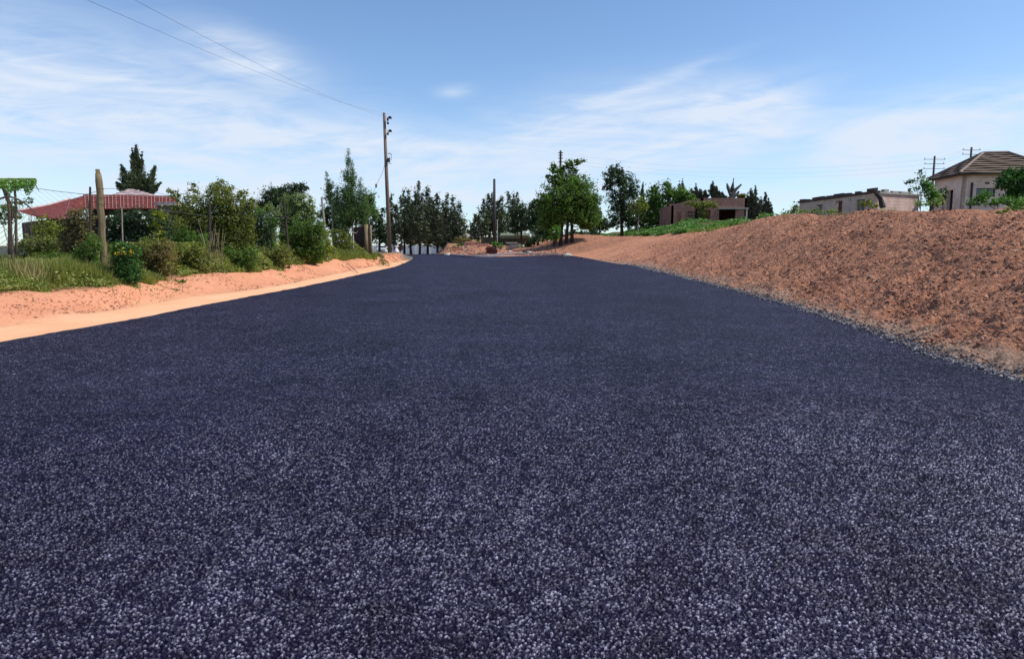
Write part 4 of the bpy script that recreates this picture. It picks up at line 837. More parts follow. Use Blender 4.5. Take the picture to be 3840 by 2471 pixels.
# forked white twig by the board
tw = thing('dead_sapling', 'bleached forked dead sapling next to the dark red board', 'tree', tuple(at(354, 252, 39.5))); mb = MB(); A_ = lambda x, y: at(x, y, 39.3)
for pp, rr in (([A_(353.5, 250), A_(353.2, 236), A_(353, 226), A_(354.8, 219)], [.035, .03, .022, .01]), ([A_(353.2, 232), A_(350, 229.5), A_(347.5, 228)], [.02, .015, .01]), ([A_(353.2, 232), A_(356, 233), A_(358, 230.5)], [.02, .015, .008]), ([A_(353.3, 238), A_(350.5, 236)], [.02, .01])): mb.tube(pp, rr, 6)
mb.build('branches', STONE, tw)
# dark red board and its two wooden posts
REDP = pmat('dark_red_board', (.028, .008, .006), .7, .4, 3)
gt = thing('board_gate', 'dark maroon board fixed to a pair of tall wooden gate posts', 'gate', tuple(at(366, 257.5, 40)))
mb = MB(); q = [at(352.6, 227, 40.1), at(364.6, 226, 40.1), at(364.6, 247.2, 40.1), at(352.6, 244.8, 40.1)]; th = Vector((0, .06, 0)); mb.quad(*q); mb.quad(*[v_ + th for v_ in q[::-1]])
for i in range(4): mb.quad(q[i], q[i] + th, q[(i + 1) % 4] + th, q[(i + 1) % 4])
mb.build('board', REDP, gt)
for x, r_, yt in ((366.4, .125, 224), (371, .06, 225.5)):
    X = px(x, 40); g_ = gz(X, 40); MB().tube([(X, 40, g_ - .2), (X, 40, hz_(yt, 40))], [r_ * 1.05, r_ * .95], 12).build('post', WOOD, gt, smooth=True)
X = px(369.2, 40.3); MB().tube([(X, 40.3, gz(X, 40.3) - .1), (X, 40.3, hz_(226, 40))], .06, 8).build('post', DARKBARK, gt)
tw = thing('twig', 'dry twig lying on the sandy verge below the gate posts', 'twig', tuple(at(357, 263.5, 36)))
mb = MB(); a = on_road(347, 262, .3); b_ = on_road(358, 270, .12); mb.tube([(a[0], a[1], gz(*a) + .05), ((a[0] + b_[0]) / 2, (a[1] + b_[1]) / 2, gz((a[0] + b_[0]) / 2, (a[1] + b_[1]) / 2) + .12), (b_[0], b_[1], gz(*b_) + .04)], [.015, .02, .01], 5); mb.build('branch', BARK, tw)
plant('verge_weed', 'spindly dry weed growing alone on the verge near the road tip', 'weed', 38, 383, [(382, 260, 4, 3), (385, 262, 4, 3)], 'straw', 1.6, .35, .006, nl=6)
plant('verge_weed', 'small green weed alone on the orange verge below the hedge', 'weed', 18.5, 180, [(180.5, 281, 3.5, 2.5)], 'mid', 2.4, 1.0, .006, nl=3)

# --- sagging wire fence
fw = thing('wire_fence', 'sagging diamond wire netting hung between the wooden post and the picture edge', 'fence', tuple(at(50, 262, 17.6)))
mb = MB(); D = 17.6
def topw(x): return np.interp(x, [-10, 14, 30, 57, 85, 101], [186, 186, 187, 191, 194, 190])
tubes = []
xs0 = np.arange(-150, 110, 8.4)
for dr_ in (-1, 1):
    for x0 in xs0:
        pts = []
        for s_ in np.arange(0, 80, 3.1):
            x = x0 + s_ * 1.25 if dr_ > 0 else 101 - (x0 - 101 + 160) * .0 + (101 - x0) * 0 + (101 + 150 + x0 * 0) * 0 + (x0 + 150) - s_ * 1.25
            yb = topw(np.clip(x, -10, 101)) + s_ * .78
            if 12 < x < 100.5 and yb < 256: pts.append(at(x + .5 * math.sin(s_ * 2 + x0), yb + .5 * math.sin(s_ + x0 * 3), D + .05 * dr_))
            elif len(pts) > 1: break
            elif x > 101 and dr_ > 0: break
        if len(pts) > 1: mb.tube(pts, .0024, 3, False)
mb.build('wire_mesh', WIRE, fw)
mb = MB(); mb.tube([at(x, float(topw(x)), D) for x in (12, 22, 30, 40, 57, 70, 85, 93, 100)], .006, 5, False); mb.tube([at(101, 189, D), at(110, 188, D + .5), at(160, 193, D + 5), at(209, 206, 24)], .005, 5, False); mb.tube([at(101, 203, D), at(150, 208, D + 5), at(209, 216, 24), at(285, 218, 27)], .005, 5, False); mb.build('strand_wire', WIRE, fw)
f2 = thing('fallen_wire_fence', 'collapsed rusty wire netting fanning down from a curved branch at the left edge', 'fence', tuple(at(15, 258, 15.4)))
mb = MB(); cvp = [(-6, 200), (4, 197), (10, 196.3), (18, 199), (26, 204), (33, 210), (38, 216.5)]
mb.tube([at(x, y, 15.4) for x, y in cvp], [.02, .022, .022, .02, .018, .014, .008], 6); mb.build('curved_branch', BARK, f2)
mb = MB()
for i in range(13):
    g_ = i / 12; x1 = 2 + g_ * 35; y1 = float(np.interp(x1, [c_[0] for c_ in cvp], [c_[1] for c_ in cvp])); mb.tube([at(x1, y1, 15.4), at(x1 - 10, y1 + 10 + g_ * 3, 15.5), at(x1 - 22, y1 + 18 + g_ * 6, 15.6), at(x1 - 34, y1 + 25 + g_ * 8, 15.7)], .0045, 4, False)
    if i % 2: mb.tube([at(x1, y1, 15.4), at(x1 + 1, y1 + 14, 15.5), at(x1 + 3, y1 + 30, 15.6)], .003, 3, False)
mb.build('wire_mesh', RUSTW, f2)

# --- flat topped vine on two stems
D = 19; vt = thing('flat_topped_tree', 'flat-topped bright green tree on two thin stems at the left edge', 'tree', tuple(at(12, 262, D)))
n = 5200; x_ = -25 + 61 * rs.rand(n); y_ = 178.6 + (11 + 9 * fbm(x_ * .22, x_ * 0 + 2, 3)) * np.where(x_ < 30, 1, 1 - (x_ - 30) * .08) * rs.rand(n) ** .8; dd = D + rs.rand(n) * 1.6 - .3
C_ = np.array([tuple(at(a, b2_, c2__)) for a, b2_, c2__ in zip(x_, y_, dd)]); kp = fbm(C_[:, 0] * 3.5, C_[:, 2] * 6 + C_[:, 0] * 3, 3) > -.10
add_leaves('crown', C_[kp], unit(rs.normal(size=(kp.sum(), 3)) + np.array([0, 0, .8])), .062, LM['lime'], vt, .45)
n = 900; x_ = -25 + 60 * rs.rand(n); C_ = np.array([tuple(at(a, 178 + b2_, D - .2 + c2__)) for a, b2_, c2__ in zip(x_, rs.rand(n) * 1.6, rs.rand(n) * 1.6)]); add_leaves('crown', C_, unit(rs.normal(size=(n, 3)) * .3 + np.array([0, 0, 1])), .06, LM['pale'], vt, .5)
mb = MB()
for i in range(9):
    x0 = -18 + i * 6; mb.tube([at(x0, 179, D + .3), at(x0 + 5, 184, D + .3), at(x0 + 9, 191, D + .3)], [.02, .016, .006], 5)
mb.build('branch', BARK, vt)
mb = MB(); mb.tube([at(-2, 181, D), at(3, 187, D), at(7, 198, D), at(9.5, 204, D), at(10, 240, D), at(10, 266, D)], [.03, .045, .05, .05, .055, .06], 8); mb.build('stem', BARK, vt, smooth=True)
mb = MB(); mb.tube([at(11, 179, D), at(14, 184, D), at(15, 195, D), at(15.6, 208, D), at(16, 240, D), at(16, 264, D)], [.02, .03, .03, .03, .035, .04], 8); mb.build('stem', BARK, vt, smooth=True)

# --- trees behind the hedge
spires('dark_pine', 'dark spiky pine behind the red roof', 'tree', 56, 134,
       [(136, 145, 200, 8), (130, 165, 198, 8, -9), (146, 166, 200, 8, 9), (128, 182, 200, 7, -12), (148, 182, 200, 7, 13), (137, 168, 200, 17), (134, 148, 175, 3, -2), (139, 152, 175, 3, 3)], 'conifer', leafpx=1.6, cov=2.4, droop=.9, trunk=.12, basez=1.0)
plant('round_dark_tree', 'dense round-topped dark tree behind the pale green shrubs', 'tree', 52, 284, [(276, 196, 15, 10), (292, 192, 14, 9), (300, 188, 8, 6), (268, 203, 11, 9), (285, 204, 18, 10), (262, 208, 6, 5)], 'dark', 2.0, 3.0, .2, DARKBARK)
fe = spires('feathery_pine', 'tall feathery light green pine rising above the hedge', 'tree', 42, 348, [(348, 149, 226, 13), (341, 186, 226, 13, -4), (356, 178, 226, 13, 5), (332, 172, 205, 8, -6), (362, 188, 228, 10, 4), (352, 160, 210, 9), (346, 185, 235, 15)], 'feather', leafpx=1.25, cov=.8, bushy=1, droop=.45, trunk=.07, bark=PALEBARK)
plant('small_far_bush', 'small fuzzy bush seen over the left wing of the red roof', 'bush', 60, 29, [(28.5, 200, 5, 3.5)], 'feather', 1.6, 1.8, .04)
plant('dark_leafy_bush', 'dark leafy bush under the flat-topped tree', 'bush', 23, 12, [(9, 207, 6, 5), (17, 203, 5, 4), (4, 215, 10, 10), (14, 214, 8, 7)], 'mid', 2.2, 1.6, .03)
plant('dark_hedge_tree', 'dark tree filling the hedge under the feathery pine', 'tree', 45, 335, [(331, 210, 10, 9), (343, 216, 12, 11), (325, 218, 9, 10), (337, 228, 13, 8)], 'dark', 1.9, 2.8, .1)
plant('leafy_tree', 'mid green leafy tree between the feathery pine and the gate posts', 'tree', 45, 368, [(366, 205, 9, 11), (371, 197, 5, 7), (362, 216, 9, 11), (374, 212, 5, 8)], 'mid', 1.9, 2.6, .1)
plant('shady_tree', 'low dark tree in the gap between the gate posts and the tall pole', 'tree', 62, 379, [(376, 222, 8, 10), (382, 228, 6, 12), (374, 236, 9, 10), (385, 236, 5, 11), (383, 212, 3, 5)], 'dark', 1.9, 2.6, .12, DARKBARK)

# --- the hedge: shrub by shrub
HG = 'shrubs of the overgrown hedge along the left verge'
hedge = [
 ('dry brown shrub left of the thick wooden post', 20.5, 78, [(76, 226, 15, 15), (84, 218, 11, 11), (68, 238, 12, 12), (88, 240, 10, 14), (74, 215, 6, 6)], 'brown', 1.9, None),
 ('yellowish shrub below the left wing of the red roof', 23, 46, [(44, 222, 7, 7), (50, 231, 7, 9), (38, 230, 6, 8), (58, 230, 8, 10)], 'yellow', 1.4, None),
 ('grey-green tangled shrub under the fallen netting', 21, 36, [(34, 244, 14, 10), (50, 244, 12, 9), (20, 246, 12, 7)], 'olive', 1.8, None),
 ('green shrub hugging the foot of the thick wooden post', 17.2, 88, [(86, 256, 11, 14), (94, 244, 7, 12), (78, 262, 12, 11)], 'mid', 1.9, None),
 ('glossy green shrub with yellow blossoms right of the thick wooden post', 17.0, 126, [(125, 258, 13, 13), (119, 248, 8, 9), (133, 252, 8, 8), (127, 268, 11, 8)], 'glossy', 2.4, ('gold', 22, .034, (120, 140, 236, 256))),
 ('dark shrub dotted with white blossoms beneath the red roof', 22, 138, [(120, 222, 13, 12), (138, 220, 16, 12), (155, 226, 14, 12), (146, 238, 16, 12), (110, 234, 8, 11), (165, 232, 8, 12)], 'dark', 2.3, ('white', 46, .06, None)),
 ('small lime green shrub at the eave corner of the red roof', 21.5, 160, [(158, 213, 6, 5), (164, 218, 5, 6)], 'yellow', 1.5, None),
 ('brownish weedy shrub between the yellow blossoms and the tall bush', 19.5, 158, [(152, 254, 14, 13), (166, 252, 12, 13), (144, 266, 9, 8)], 'brown', 1.6, None),
 ('tall spreading bush with sprigs above the red roof end', 25, 212, [(196, 206, 17, 14), (216, 198, 18, 15), (236, 205, 14, 14), (205, 222, 22, 14), (230, 222, 18, 13), (185, 218, 13, 14), (219, 184, 7, 6), (194, 191, 5, 4), (193, 185, 2.5, 2.5), (176, 196, 6, 6), (170, 191, 3, 3), (243, 193, 5, 4), (251, 203, 6, 7), (228, 190, 7, 5), (181, 234, 12, 10)], 'olive', 2.0, None),
 ('green shrub low in front of the tall bush', 23, 190, [(186, 238, 12, 11), (200, 244, 12, 10), (175, 244, 9, 10)], 'mid', 2.0, None),
 ('dark olive twiggy shrub right of the tall bush', 27, 256, [(250, 222, 13, 13), (262, 226, 12, 14), (243, 238, 12, 12), (258, 242, 14, 12)], 'dark', 2.0, None),
 ('bright green shrub beside the rounded silvery shrub', 29, 270, [(268, 226, 7, 9), (275, 222, 5, 8)], 'bright', 1.8, None),
 ('silvery rounded shrub of two domes in front of the round dark tree', 32, 270, [(268, 211, 7, 8), (277, 213, 4.5, 8), (270, 222, 8, 8)], 'pale', 2.3, None),
 ('tall silvery green shrub right of the crooked fence post', 33, 296, [(288, 207, 8, 12), (298, 202, 9, 10), (308, 204, 8, 10), (295, 217, 14, 11), (310, 216, 9, 10), (284, 220, 8, 10)], 'pale', 2.4, None),
 ('big mid green shrub below the silvery shrubs', 31, 304, [(300, 232, 15, 12), (312, 238, 13, 13), (290, 240, 12, 12), (318, 228, 9, 9)], 'mid', 2.1, None),
 ('olive shrub with bare reddish stems near the ground', 32.5, 309, [(306, 250, 12, 7), (318, 252, 9, 6), (297, 252, 10, 6)], 'olive', 1.1, None),
 ('yellow-green shrub at the front of the hedge', 33, 326, [(325, 239, 6.5, 9), (322, 232, 5, 6), (328, 248, 5, 6)], 'yellow', 2.0, None),
 ('olive shrub between the yellow-green one and the dark red board', 38, 341, [(338, 236, 9, 9), (346, 240, 7, 9), (342, 248, 8, 6)], 'olive', 1.9, None),
 ('grassy green shrub behind the low opening of the dark red board', 42, 358, [(357, 250, 5, 5), (362, 252, 4, 4)], 'mid', 1.6, None),
 ('low dull green shrub in front of the twiggy one', 25.5, 232, [(226, 246, 14, 10), (242, 250, 12, 9), (214, 252, 11, 8)], 'olive', 1.6, None),
 ('leafy yellow-green shrub at the left edge', 17.5, 8, [(4, 264, 16, 12), (22, 268, 14, 11), (38, 264, 12, 12), (-12, 262, 12, 12)], 'olive', 1.9, None),
 ('waist-high yellowish weeds under the white blossoms', 19.5, 112, [(108, 250, 10, 9), (148, 246, 12, 10)], 'olive', 1.6, None),
 ('dense weedy shrub left of the pale dry canes', 21.5, 184, [(176, 252, 12, 10), (190, 256, 11, 9), (200, 250, 9, 9)], 'olive', 1.7, None),
 ('dense weedy shrub right of the pale dry canes', 23.5, 236, [(228, 254, 11, 9), (240, 258, 11, 7), (250, 253, 10, 8)], 'mid', 1.7, None),
 ('yellowish weedy shrub at the foot of the crooked fence post', 26, 268, [(262, 254, 11, 8), (275, 256, 10, 7), (284, 252, 8, 8)], 'olive', 1.7, None),
 ('tall dull green shrub behind the brownish weedy one', 24, 172, [(166, 232, 11, 12), (178, 228, 10, 12)], 'olive', 2.0, None),
 ('bushy green shrub between the dark olive one and the silvery domes', 30, 246, [(240, 214, 8, 9), (249, 210, 7, 8), (258, 214, 7, 8)], 'mid', 2.0, None),
 ('light green shrub between the left edge and the wooden post', 17.2, 58, [(54, 262, 12, 11), (68, 270, 10, 8)], 'mid', 1.6, None),
]
for lb, D, bx, bl, mt, cv_, fl in hedge:
    gy_ = 245 + (H0 - gz(px(bx, D), D)) / D * F
    bl = list(bl) + [(b0[0] + random.uniform(-2, 2), (b0[1] + gy_) / 2 + 2, b0[2] * .95, max(4, (gy_ - b0[1]) / 2)) for b0 in bl if b0[2] > 5 and b0[1] + b0[3] < gy_ + 2]
    plant('shrub', lb, 'bush', D, bx, bl, mt, 2.1 if D < 30 else 1.9, cv_, .022, DARKBARK, group=HG, stems=3, flowers=fl, crown_name='foliage')

# --- tall grass of the verge, uncounted
n = 70000; Yg = np.exp(rs.rand(n) * math.log(40 / 17.0)) * 17.0; ug = U2(Yg) - .05 + 1.0 * rs.rand(n); Xg = XL(Yg) - ug; keep = fbm(Xg * .9 + 7, Yg * .45 + 3, 3) > -.06; Xg, Yg, ug = Xg[keep], Yg[keep], ug[keep]
hq = rs.rand(len(Xg)) ** .6 * (.25 + .75 * np.clip((ug - U2(Yg)) / .8, 0, 1)); P_ = np.stack([Xg, Yg, T(Xg, Yg, True) + hq], 1); L_ = (.022 + .0012 * Yg) * (.6 + .8 * rs.rand(len(Xg)))
V_, F_ = leaf_quads(P_, unit(rs.normal(size=P_.shape) * .7 + np.array([.3, -.3, .8])), L_ * 1.7, L_ * .6); tag(link('tall_weeds', V_, F_, LM['hay']), kind='stuff')
def blades(name, X, Y, Hh, Wd, mat_, lean=.35):
    n = len(X); Zb = T(X, Y, True) - .02; d = unit(np.stack([rs.normal(size=n) * lean, rs.normal(size=n) * lean, np.ones(n)], 1)); base_ = np.stack([X, Y, Zb], 1)
    V_, F_ = strand_quads(base_, d, Hh, Wd); o = link(name, V_, F_, LM[mat_]); return tag(o, kind='stuff')
n = 120000; Yg = np.exp(rs.rand(n) * math.log(42.5 / 13.5)) * 13.5; ug = U2(Yg) - .15 + 2.9 * rs.rand(n) ** 1.3 + .7 * fbm(Yg * .9, Yg * 0, 3)
Xg = XL(Yg) - ug; dn = fbm(Xg * .6, Yg * .6, 3); keep = (dn > -.22) & (ug > U2(Yg) - .5 + .5 * rs.rand(n)); Xg, Yg, ug, dn = Xg[keep], Yg[keep], ug[keep], dn[keep]
hh_ = (.10 + .50 * np.clip((ug - U2(Yg)) / 1.4, 0, 1) + .20 * rs.rand(len(Xg))) * (.8 + dn); blades('grass', Xg, Yg, hh_, .010 + .0007 * Yg, 'grass')
n = 26000; Yg = np.exp(rs.rand(n) * math.log(42 / 15)) * 15; ug = U2(Yg) + .2 + 2.4 * rs.rand(n); Xg = XL(Yg) - ug; keep = fbm(Xg * .45 + 9, Yg * .45, 3) > .03; blades('dry_grass', Xg[keep], Yg[keep], .35 + .45 * rs.rand(keep.sum()), .008 + .0005 * Yg[keep], 'straw', .28)
# weeds with small leaves among the grass
n = 150000; Yg = np.exp(rs.rand(n) * math.log(42.5 / 14)) * 14; ug = U2(Yg) + .0 + 2.6 * rs.rand(n) ** 1.1; Xg = XL(Yg) - ug; hh_ = rs.rand(n) ** .6 * (.12 + .55 * np.clip((ug - U2(Yg)) / 1.3, 0, 1)); dn = fbm(Xg * 1.3, Yg * 1.3, 3)
keep = dn + .25 > rs.rand(n) * .5; Xg, Yg, hh_ = Xg[keep], Yg[keep], hh_[keep]; P_ = np.stack([Xg, Yg, T(Xg, Yg, True) + hh_], 1); L_ = (.022 + .0012 * Yg) * (.6 + .8 * rs.rand(len(Xg)))
V_, F_ = leaf_quads(P_, unit(rs.normal(size=P_.shape) * .6 + np.array([0, -.2, 1])), L_ * 1.5, L_ * .7); tag(link('weeds', V_, F_, LM['grass']), kind='stuff')
n = 60000; Yg = np.exp(rs.rand(n) * math.log(41 / 15.5)) * 15.5; ug = U2(Yg) - .1 + 1.4 * rs.rand(n) + .5 * fbm(Yg * 1.1, Yg * 0 + 4, 2); Xg = XL(Yg) - ug; keep = fbm(Xg * .8 + 2, Yg * .6, 3) > -.12; blades('tall_grass', Xg[keep], Yg[keep], (.30 + .50 * rs.rand(keep.sum())) * np.clip(.45 + .5 * (ug[keep] - U2(Yg[keep])), .4, 1.1), .009 + .0006 * Yg[keep], 'hay', .3)
# sparse sprouts creeping onto the orange verge
n = 5000; Yg = 14 + 30 * rs.rand(n); ug = U2(Yg) - 1.3 * rs.rand(n) ** 2.2; Xg = XL(Yg) - ug; keep = fbm(Xg * 1.1 + 3, Yg * .8, 2) > .12; blades('verge_sprouts', Xg[keep], Yg[keep], .04 + .08 * rs.rand(keep.sum()), .012 + .0006 * Yg[keep], 'grass', .9)
# pale dry canes in front of the tall bush
cn = thing('dry_canes', 'clump of pale dry canes in front of the tall bush', 'canes', tuple(at(215, 262, 22.5))); mb = MB()
for i in range(16):
    x = 204 + rs.rand() * 22; lean = rs.normal() * 5; g_ = at(x, 262, 22.5); mb.tube([at(x, 264, 22.5), at(x + lean * .4, 245, 22.4), at(x + lean, 222 + rs.rand() * 12, 22.4)], [.012, .01, .004], 4)
mb.build('stem', pmat('dry_cane', (.32, .27, .17), .9, .3, 8), cn)

# --- green cover on the plateau of the right bank
n = 120000; Yg = 36 + 60 * rs.rand(n); xc_ = np.interp(Yg, XY, XCX); Xg = xc_ - 1.0 + 11 * rs.rand(n) ** 1.4; dn = fbm(Xg * .5, Yg * .4, 3)
edge_ = (Xg - xc_) - 0.6 * ss(Yg, 60, 40) * 1.2 + dn * 3.0; keep = (edge_ > -.1 + .5 * rs.rand(n)) & (dn + .35 > rs.rand(n) * .5) & ((Yg > 46) | (rs.rand(n) < .25)); Xg, Yg, dn = Xg[keep], Yg[keep], dn[keep]
P_ = np.stack([Xg, Yg, T(Xg, Yg, True) + rs.rand(len(Xg)) * (.18 + .5 * np.clip(dn + .1, 0, 1))], 1); L_ = .09 + .12 * rs.rand(len(Xg))
V_, F_ = leaf_quads(P_, unit(rs.normal(size=P_.shape) * .6 + np.array([0, -.3, 1])), L_ * 1.4, L_ * .7); tag(link('ground_cover', V_, F_, LM['cover']), kind='stuff')
n = 16000; Yg = 38 + 26 * rs.rand(n); xc_ = np.interp(Yg, XY, XCX); Xg = xc_ - .3 + 5 * rs.rand(n); keep = fbm(Xg * .8, Yg * .8, 2) > -.05; blades('crest_grass', Xg[keep], Yg[keep], .15 + .25 * rs.rand(keep.sum()), .05, 'grass', .5)
n = 5000; Yg = 24 + 16 * rs.rand(n); xc_ = np.interp(Yg, XY, XCX); Xg = xc_ - .2 + 1.5 * rs.rand(n); keep = fbm(Xg * .6 + 5, Yg * .5, 2) > .1; blades('crest_sprouts', Xg[keep], Yg[keep], .08 + .16 * rs.rand(keep.sum()), .02, 'straw', .5)

# ================================================================== CENTRE, far end of the road
CG = 'dark trees in a row beyond the end of the road'
def feathery(lb, bx, D, sp_l, grp, drop, wd):
    bl = []
    for q in sp_l:
        x, t_, b_, w_ = q[0], q[1], q[2] + drop, q[3] * wd; h = b_ - t_; ln = q[4] if len(q) > 4 else 0
        for f, rw, rh_ in ((.07, .26, .075), (.16, .42, .09), (.28, .62, .11), (.42, .85, .12), (.57, 1.05, .13), (.73, 1.1, .13), (.87, .95, .11)):
            bl.append((x + ln * (1 - f) + random.uniform(-.28, .28) * w_ * min(1, f * 3), t_ + h * f, w_ * rw * random.uniform(.8, 1.2), h * rh_ * random.uniform(.85, 1.2)))
        for _ in range(2): f = random.uniform(.3, .8); bl.append((x + random.choice((-1, 1)) * w_ * random.uniform(.7, 1.2), t_ + h * f, w_ * .42, h * .06))
    plant('roadside_tree', lb, 'tree', D, bx, bl, 'conifer', 1.7, 1.7, .17, DARKBARK, group=grp, nl=6)
row = [(395, [(391, 193, 236, 4), (396, 203, 240, 6), (389, 212, 245, 4)], 'dark tree just right of the tall wooden pole', 96),
       (404, [(403, 189, 236, 6), (406, 196, 240, 7)], 'dark tree with a ragged top, second in the row right of the tall pole', 99),
       (411, [(408.5, 188, 238, 5), (412, 199, 242, 6)], 'dark slim tree just left of the tallest in the row', 97),
       (419.5, [(418.5, 180, 240, 6), (416, 192, 240, 6), (422, 192, 242, 6)], 'tallest dark tree of the row beyond the road end', 95),
       (427.5, [(427, 185, 240, 6), (431, 196, 241, 6)], 'dark tree right beside the tallest of the row', 98),
       (437.5, [(437, 191, 242, 5.5), (434, 203, 243, 6)], 'dark pointed tree in the right half of the road-end row', 96),
       (447.5, [(447, 192, 240, 5), (443, 201, 243, 6)], 'slender dark tree, last but one of the road-end row', 97),
       (456, [(453, 194, 243, 6), (458, 201, 245, 7, 2), (462, 224, 246, 7, 4), (450, 215, 246, 8)], 'wide-bottomed dark tree closing the row at the sky gap', 94)]
for bx, sp_l, lb, D in row:
    feathery(lb, bx, D, sp_l, CG, 6, 1.25)
CG2 = 'dark trees in the middle group beyond the road end'
for bx, sp_l, lb, D in [(478, [(484, 199, 236, 6), (479, 213, 236, 8, -3), (476, 224, 238, 8, -4)], 'leaning dark tree on the sky gap side of the middle group', 90),
                    (489, [(488, 193, 236, 5), (492, 192.5, 236, 4.5)], 'dark twin-topped tree left of the plain pole', 92),
                    (502, [(502, 195, 236, 6), (498, 200, 237, 6)], 'dark tree right of the plain pole', 91),
                    (511, [(508.3, 190.5, 236, 5.5), (513.5, 193, 236, 4.5), (517, 191, 236, 4.5)], 'reddish dark tree with three spires in the middle group', 93)]:
    feathery(lb, bx, D, sp_l, CG2, 2, 1.15)
plant('dense_green_tree', 'dense dark green tree left of the broad tree, touching the middle group', 'tree', 84, 522, [(522, 212, 8, 11), (526, 222, 9, 12), (517, 224, 8, 12)], 'dark', 2.0, 2.8, .16, DARKBARK)
plant('dense_green_tree', 'dense dark green tree directly beside the broad tree', 'tree', 80, 538, [(535, 206, 8, 8), (541, 214, 9, 14), (533, 222, 9, 13), (545, 226, 8, 10)], 'dark', 2.0, 2.8, .16, DARKBARK)
# pale strip in wall form, distant haze put into its colour
HAZE = pmat('haze_tint', (.60, .67, .72), .9, .12, 1); ww = thing('haze_strip', 'long pale strip standing in for distant hazy land between the tree trunks', 'wall', (px(420, 125), 125, 0)); x0, x1 = px(372, 125), px(443, 125)
mb = MB(); mb.box(((x0 + x1) / 2, 125, .65), (x1 - x0, .25, 1.55)); mb.build('wall', HAZE, ww); mb = MB()
for i in range(6): mb.box((x0 + (x1 - x0) * i / 5, 124.95, .72), (.4, .4, 1.7))
mb.build('haze_block', HAZE, ww)
# low buildings
lb_ = thing('low_building', 'low building with a pale flat roof at the sky gap beyond the rubble', 'building', (px(470, 112), 112, gz(px(470, 112), 112))); SHEET = pmat('pale_sheet_roof', (.50, .42, .36), .6, .2, 2)
x0, x1 = px(460, 112), px(481, 112); zz0 = gz(px(470, 112), 112); mb = MB(); wall(mb, (x0 + .2, 112), (x1 - .2, 112), zz0 - .3, hz_(236.6, 112), .2, [(.6, 1.3, zz0 + .2, hz_(237.5, 112)), (2.0, 2.5, zz0 + .2, hz_(237.5, 112))]); mb.build('wall', DWALL, lb_)
mb = MB(); a0, a1, a2, a3 = Vector((x0, 111.6, hz_(236.8, 112))), Vector((x1, 111.6, hz_(236.8, 112))), Vector((x1 - 1.4, 116, hz_(233.2, 114))), Vector((x0 + .6, 116, hz_(233.2, 114))); mb.quad(a0, a1, a2, a3); mb.quad(*[q - Vector((0, 0, .12)) for q in (a3, a2, a1, a0)]); mb.quad(a0 - Vector((0, 0, .12)), a1 - Vector((0, 0, .12)), a1, a0); mb.build('roof', SHEET, lb_)
l2 = thing('green_shed', 'long low greenish shed under the middle trees', 'shed', (px(505, 86), 86, gz(px(505, 86), 86))); GRN = pmat('faded_green_sheet', (.16, .19, .12), .7, .3, 2); x0, x1 = px(481, 86), px(530, 86); zz0 = gz(px(505, 86), 86)
mb = MB(); wall(mb, (x0, 86), (x1, 86), zz0 - .4, hz_(237, 86), .15, []); mb.build('wall', pmat('dark_green_wall', (.05, .055, .035), .9, .4, 2), l2); mb = MB(); mb.box(((x0 + x1) / 2 + 1.2, 87.5, hz_(235.2, 86)), (x1 - x0 - 2.4, 3.4, .40), 0, 0, R(6)); mb.build('roof', GRN, l2)

# road end: rolled edge of the asphalt and rubble
kp_ = [(448, 254.2), (456, 255.6), (466, 256.6), (478, 256.9), (490, 256.3), (500, 255.0), (512, 254.2), (526, 253.6), (540, 253.6), (556, 253.8), (566, 254.2)]
pts = []
for x, y in kp_:
    X, Y = on_road(x, y + .6, 0.0); Y = min(Y, 60); pts.append(Vector((px(x, Y + .3), Y + .3, float(zr(np.array(Y))) + .05)))
mb = MB(); mb.tube(pts, [.10, .13, .15, .16, .17, .17, .16, .15, .14, .12, .06], 8); kb = mb.build('kerb', pmat('grey_kerb_ridge', (.15, .135, .15), .9, .4, 3, .02), smooth=True); tag(kb, kind='structure')
n = 2600; Yc = 60 + 9 * rs.rand(n) ** 1.3; pxx_ = 446 + 120 * rs.rand(n); Xc = (pxx_ - 512) / F * Yc; keep = rs.rand(n) < np.where((pxx_ > 455) & (pxx_ < 492), 1.0, .42) * (1 - .08 * (Yc - 60)); Xc, Yc = Xc[keep], Yc[keep]; Sz = .06 + .16 * rs.rand(len(Xc)) ** 2.5
rocks('rubble', np.stack([Xc, Yc, T(Xc, Yc, True) + Sz * .2], 1), Sz, rockmat('rubble_mix', [(0, (.16, .07, .05)), (.4, (.36, .16, .11)), (.75, (.42, .25, .18)), (.93, (.5, .42, .36)), (1, (.66, .62, .58))]))
def bricks(name, label, cat, D, x, y, cols, rows, mat_, bs=(.34, .22, .16), jit=.02, deep=2):
    q = at(x, y, D); g_ = gz(q.x, D); root = thing(name, label, cat, (q.x, D, g_)); mb = MB()
    for r_ in range(rows):
        for c_ in range(cols - (r_ >= rows - 1) * (cols // 2)):
            for d__ in range(deep): mb.box((q.x + (c_ - cols / 2 + .5 + .25 * (r_ % 2)) * bs[0], D + d__ * bs[1], g_ + .05 + (r_ + .5) * bs[2]), (bs[0] * .95, bs[1] * .95, bs[2] * .93), rs.normal() * .06, jit)
    mb.build('bricks', mat_, root); return root
DRB = pmat('dark_red_brick', (.075, .018, .022), .8, .5, 5); RBK = pmat('salmon_brick', (.50, .24, .17), .9, .35, 5)
bricks('brick_stack', 'small dark red stack of bricks at the end of the road', 'bricks', 61.3, 491, 252, 3, 4, DRB)
bricks('brick_stack', 'low salmon brick course lying on the rubble heap', 'bricks', 66, 476, 246, 7, 2, RBK)
bricks('brick_stack', 'spread of broken salmon bricks in front of the rubble heap', 'bricks', 64, 463, 250, 6, 1, RBK, jit=.04)
bricks('slab_stack', 'stack of grey concrete slabs left of the roadside bushes', 'slabs', 72, 511.5, 244, 1, 5, CONC, (1.25, .8, .14), .03, 1)
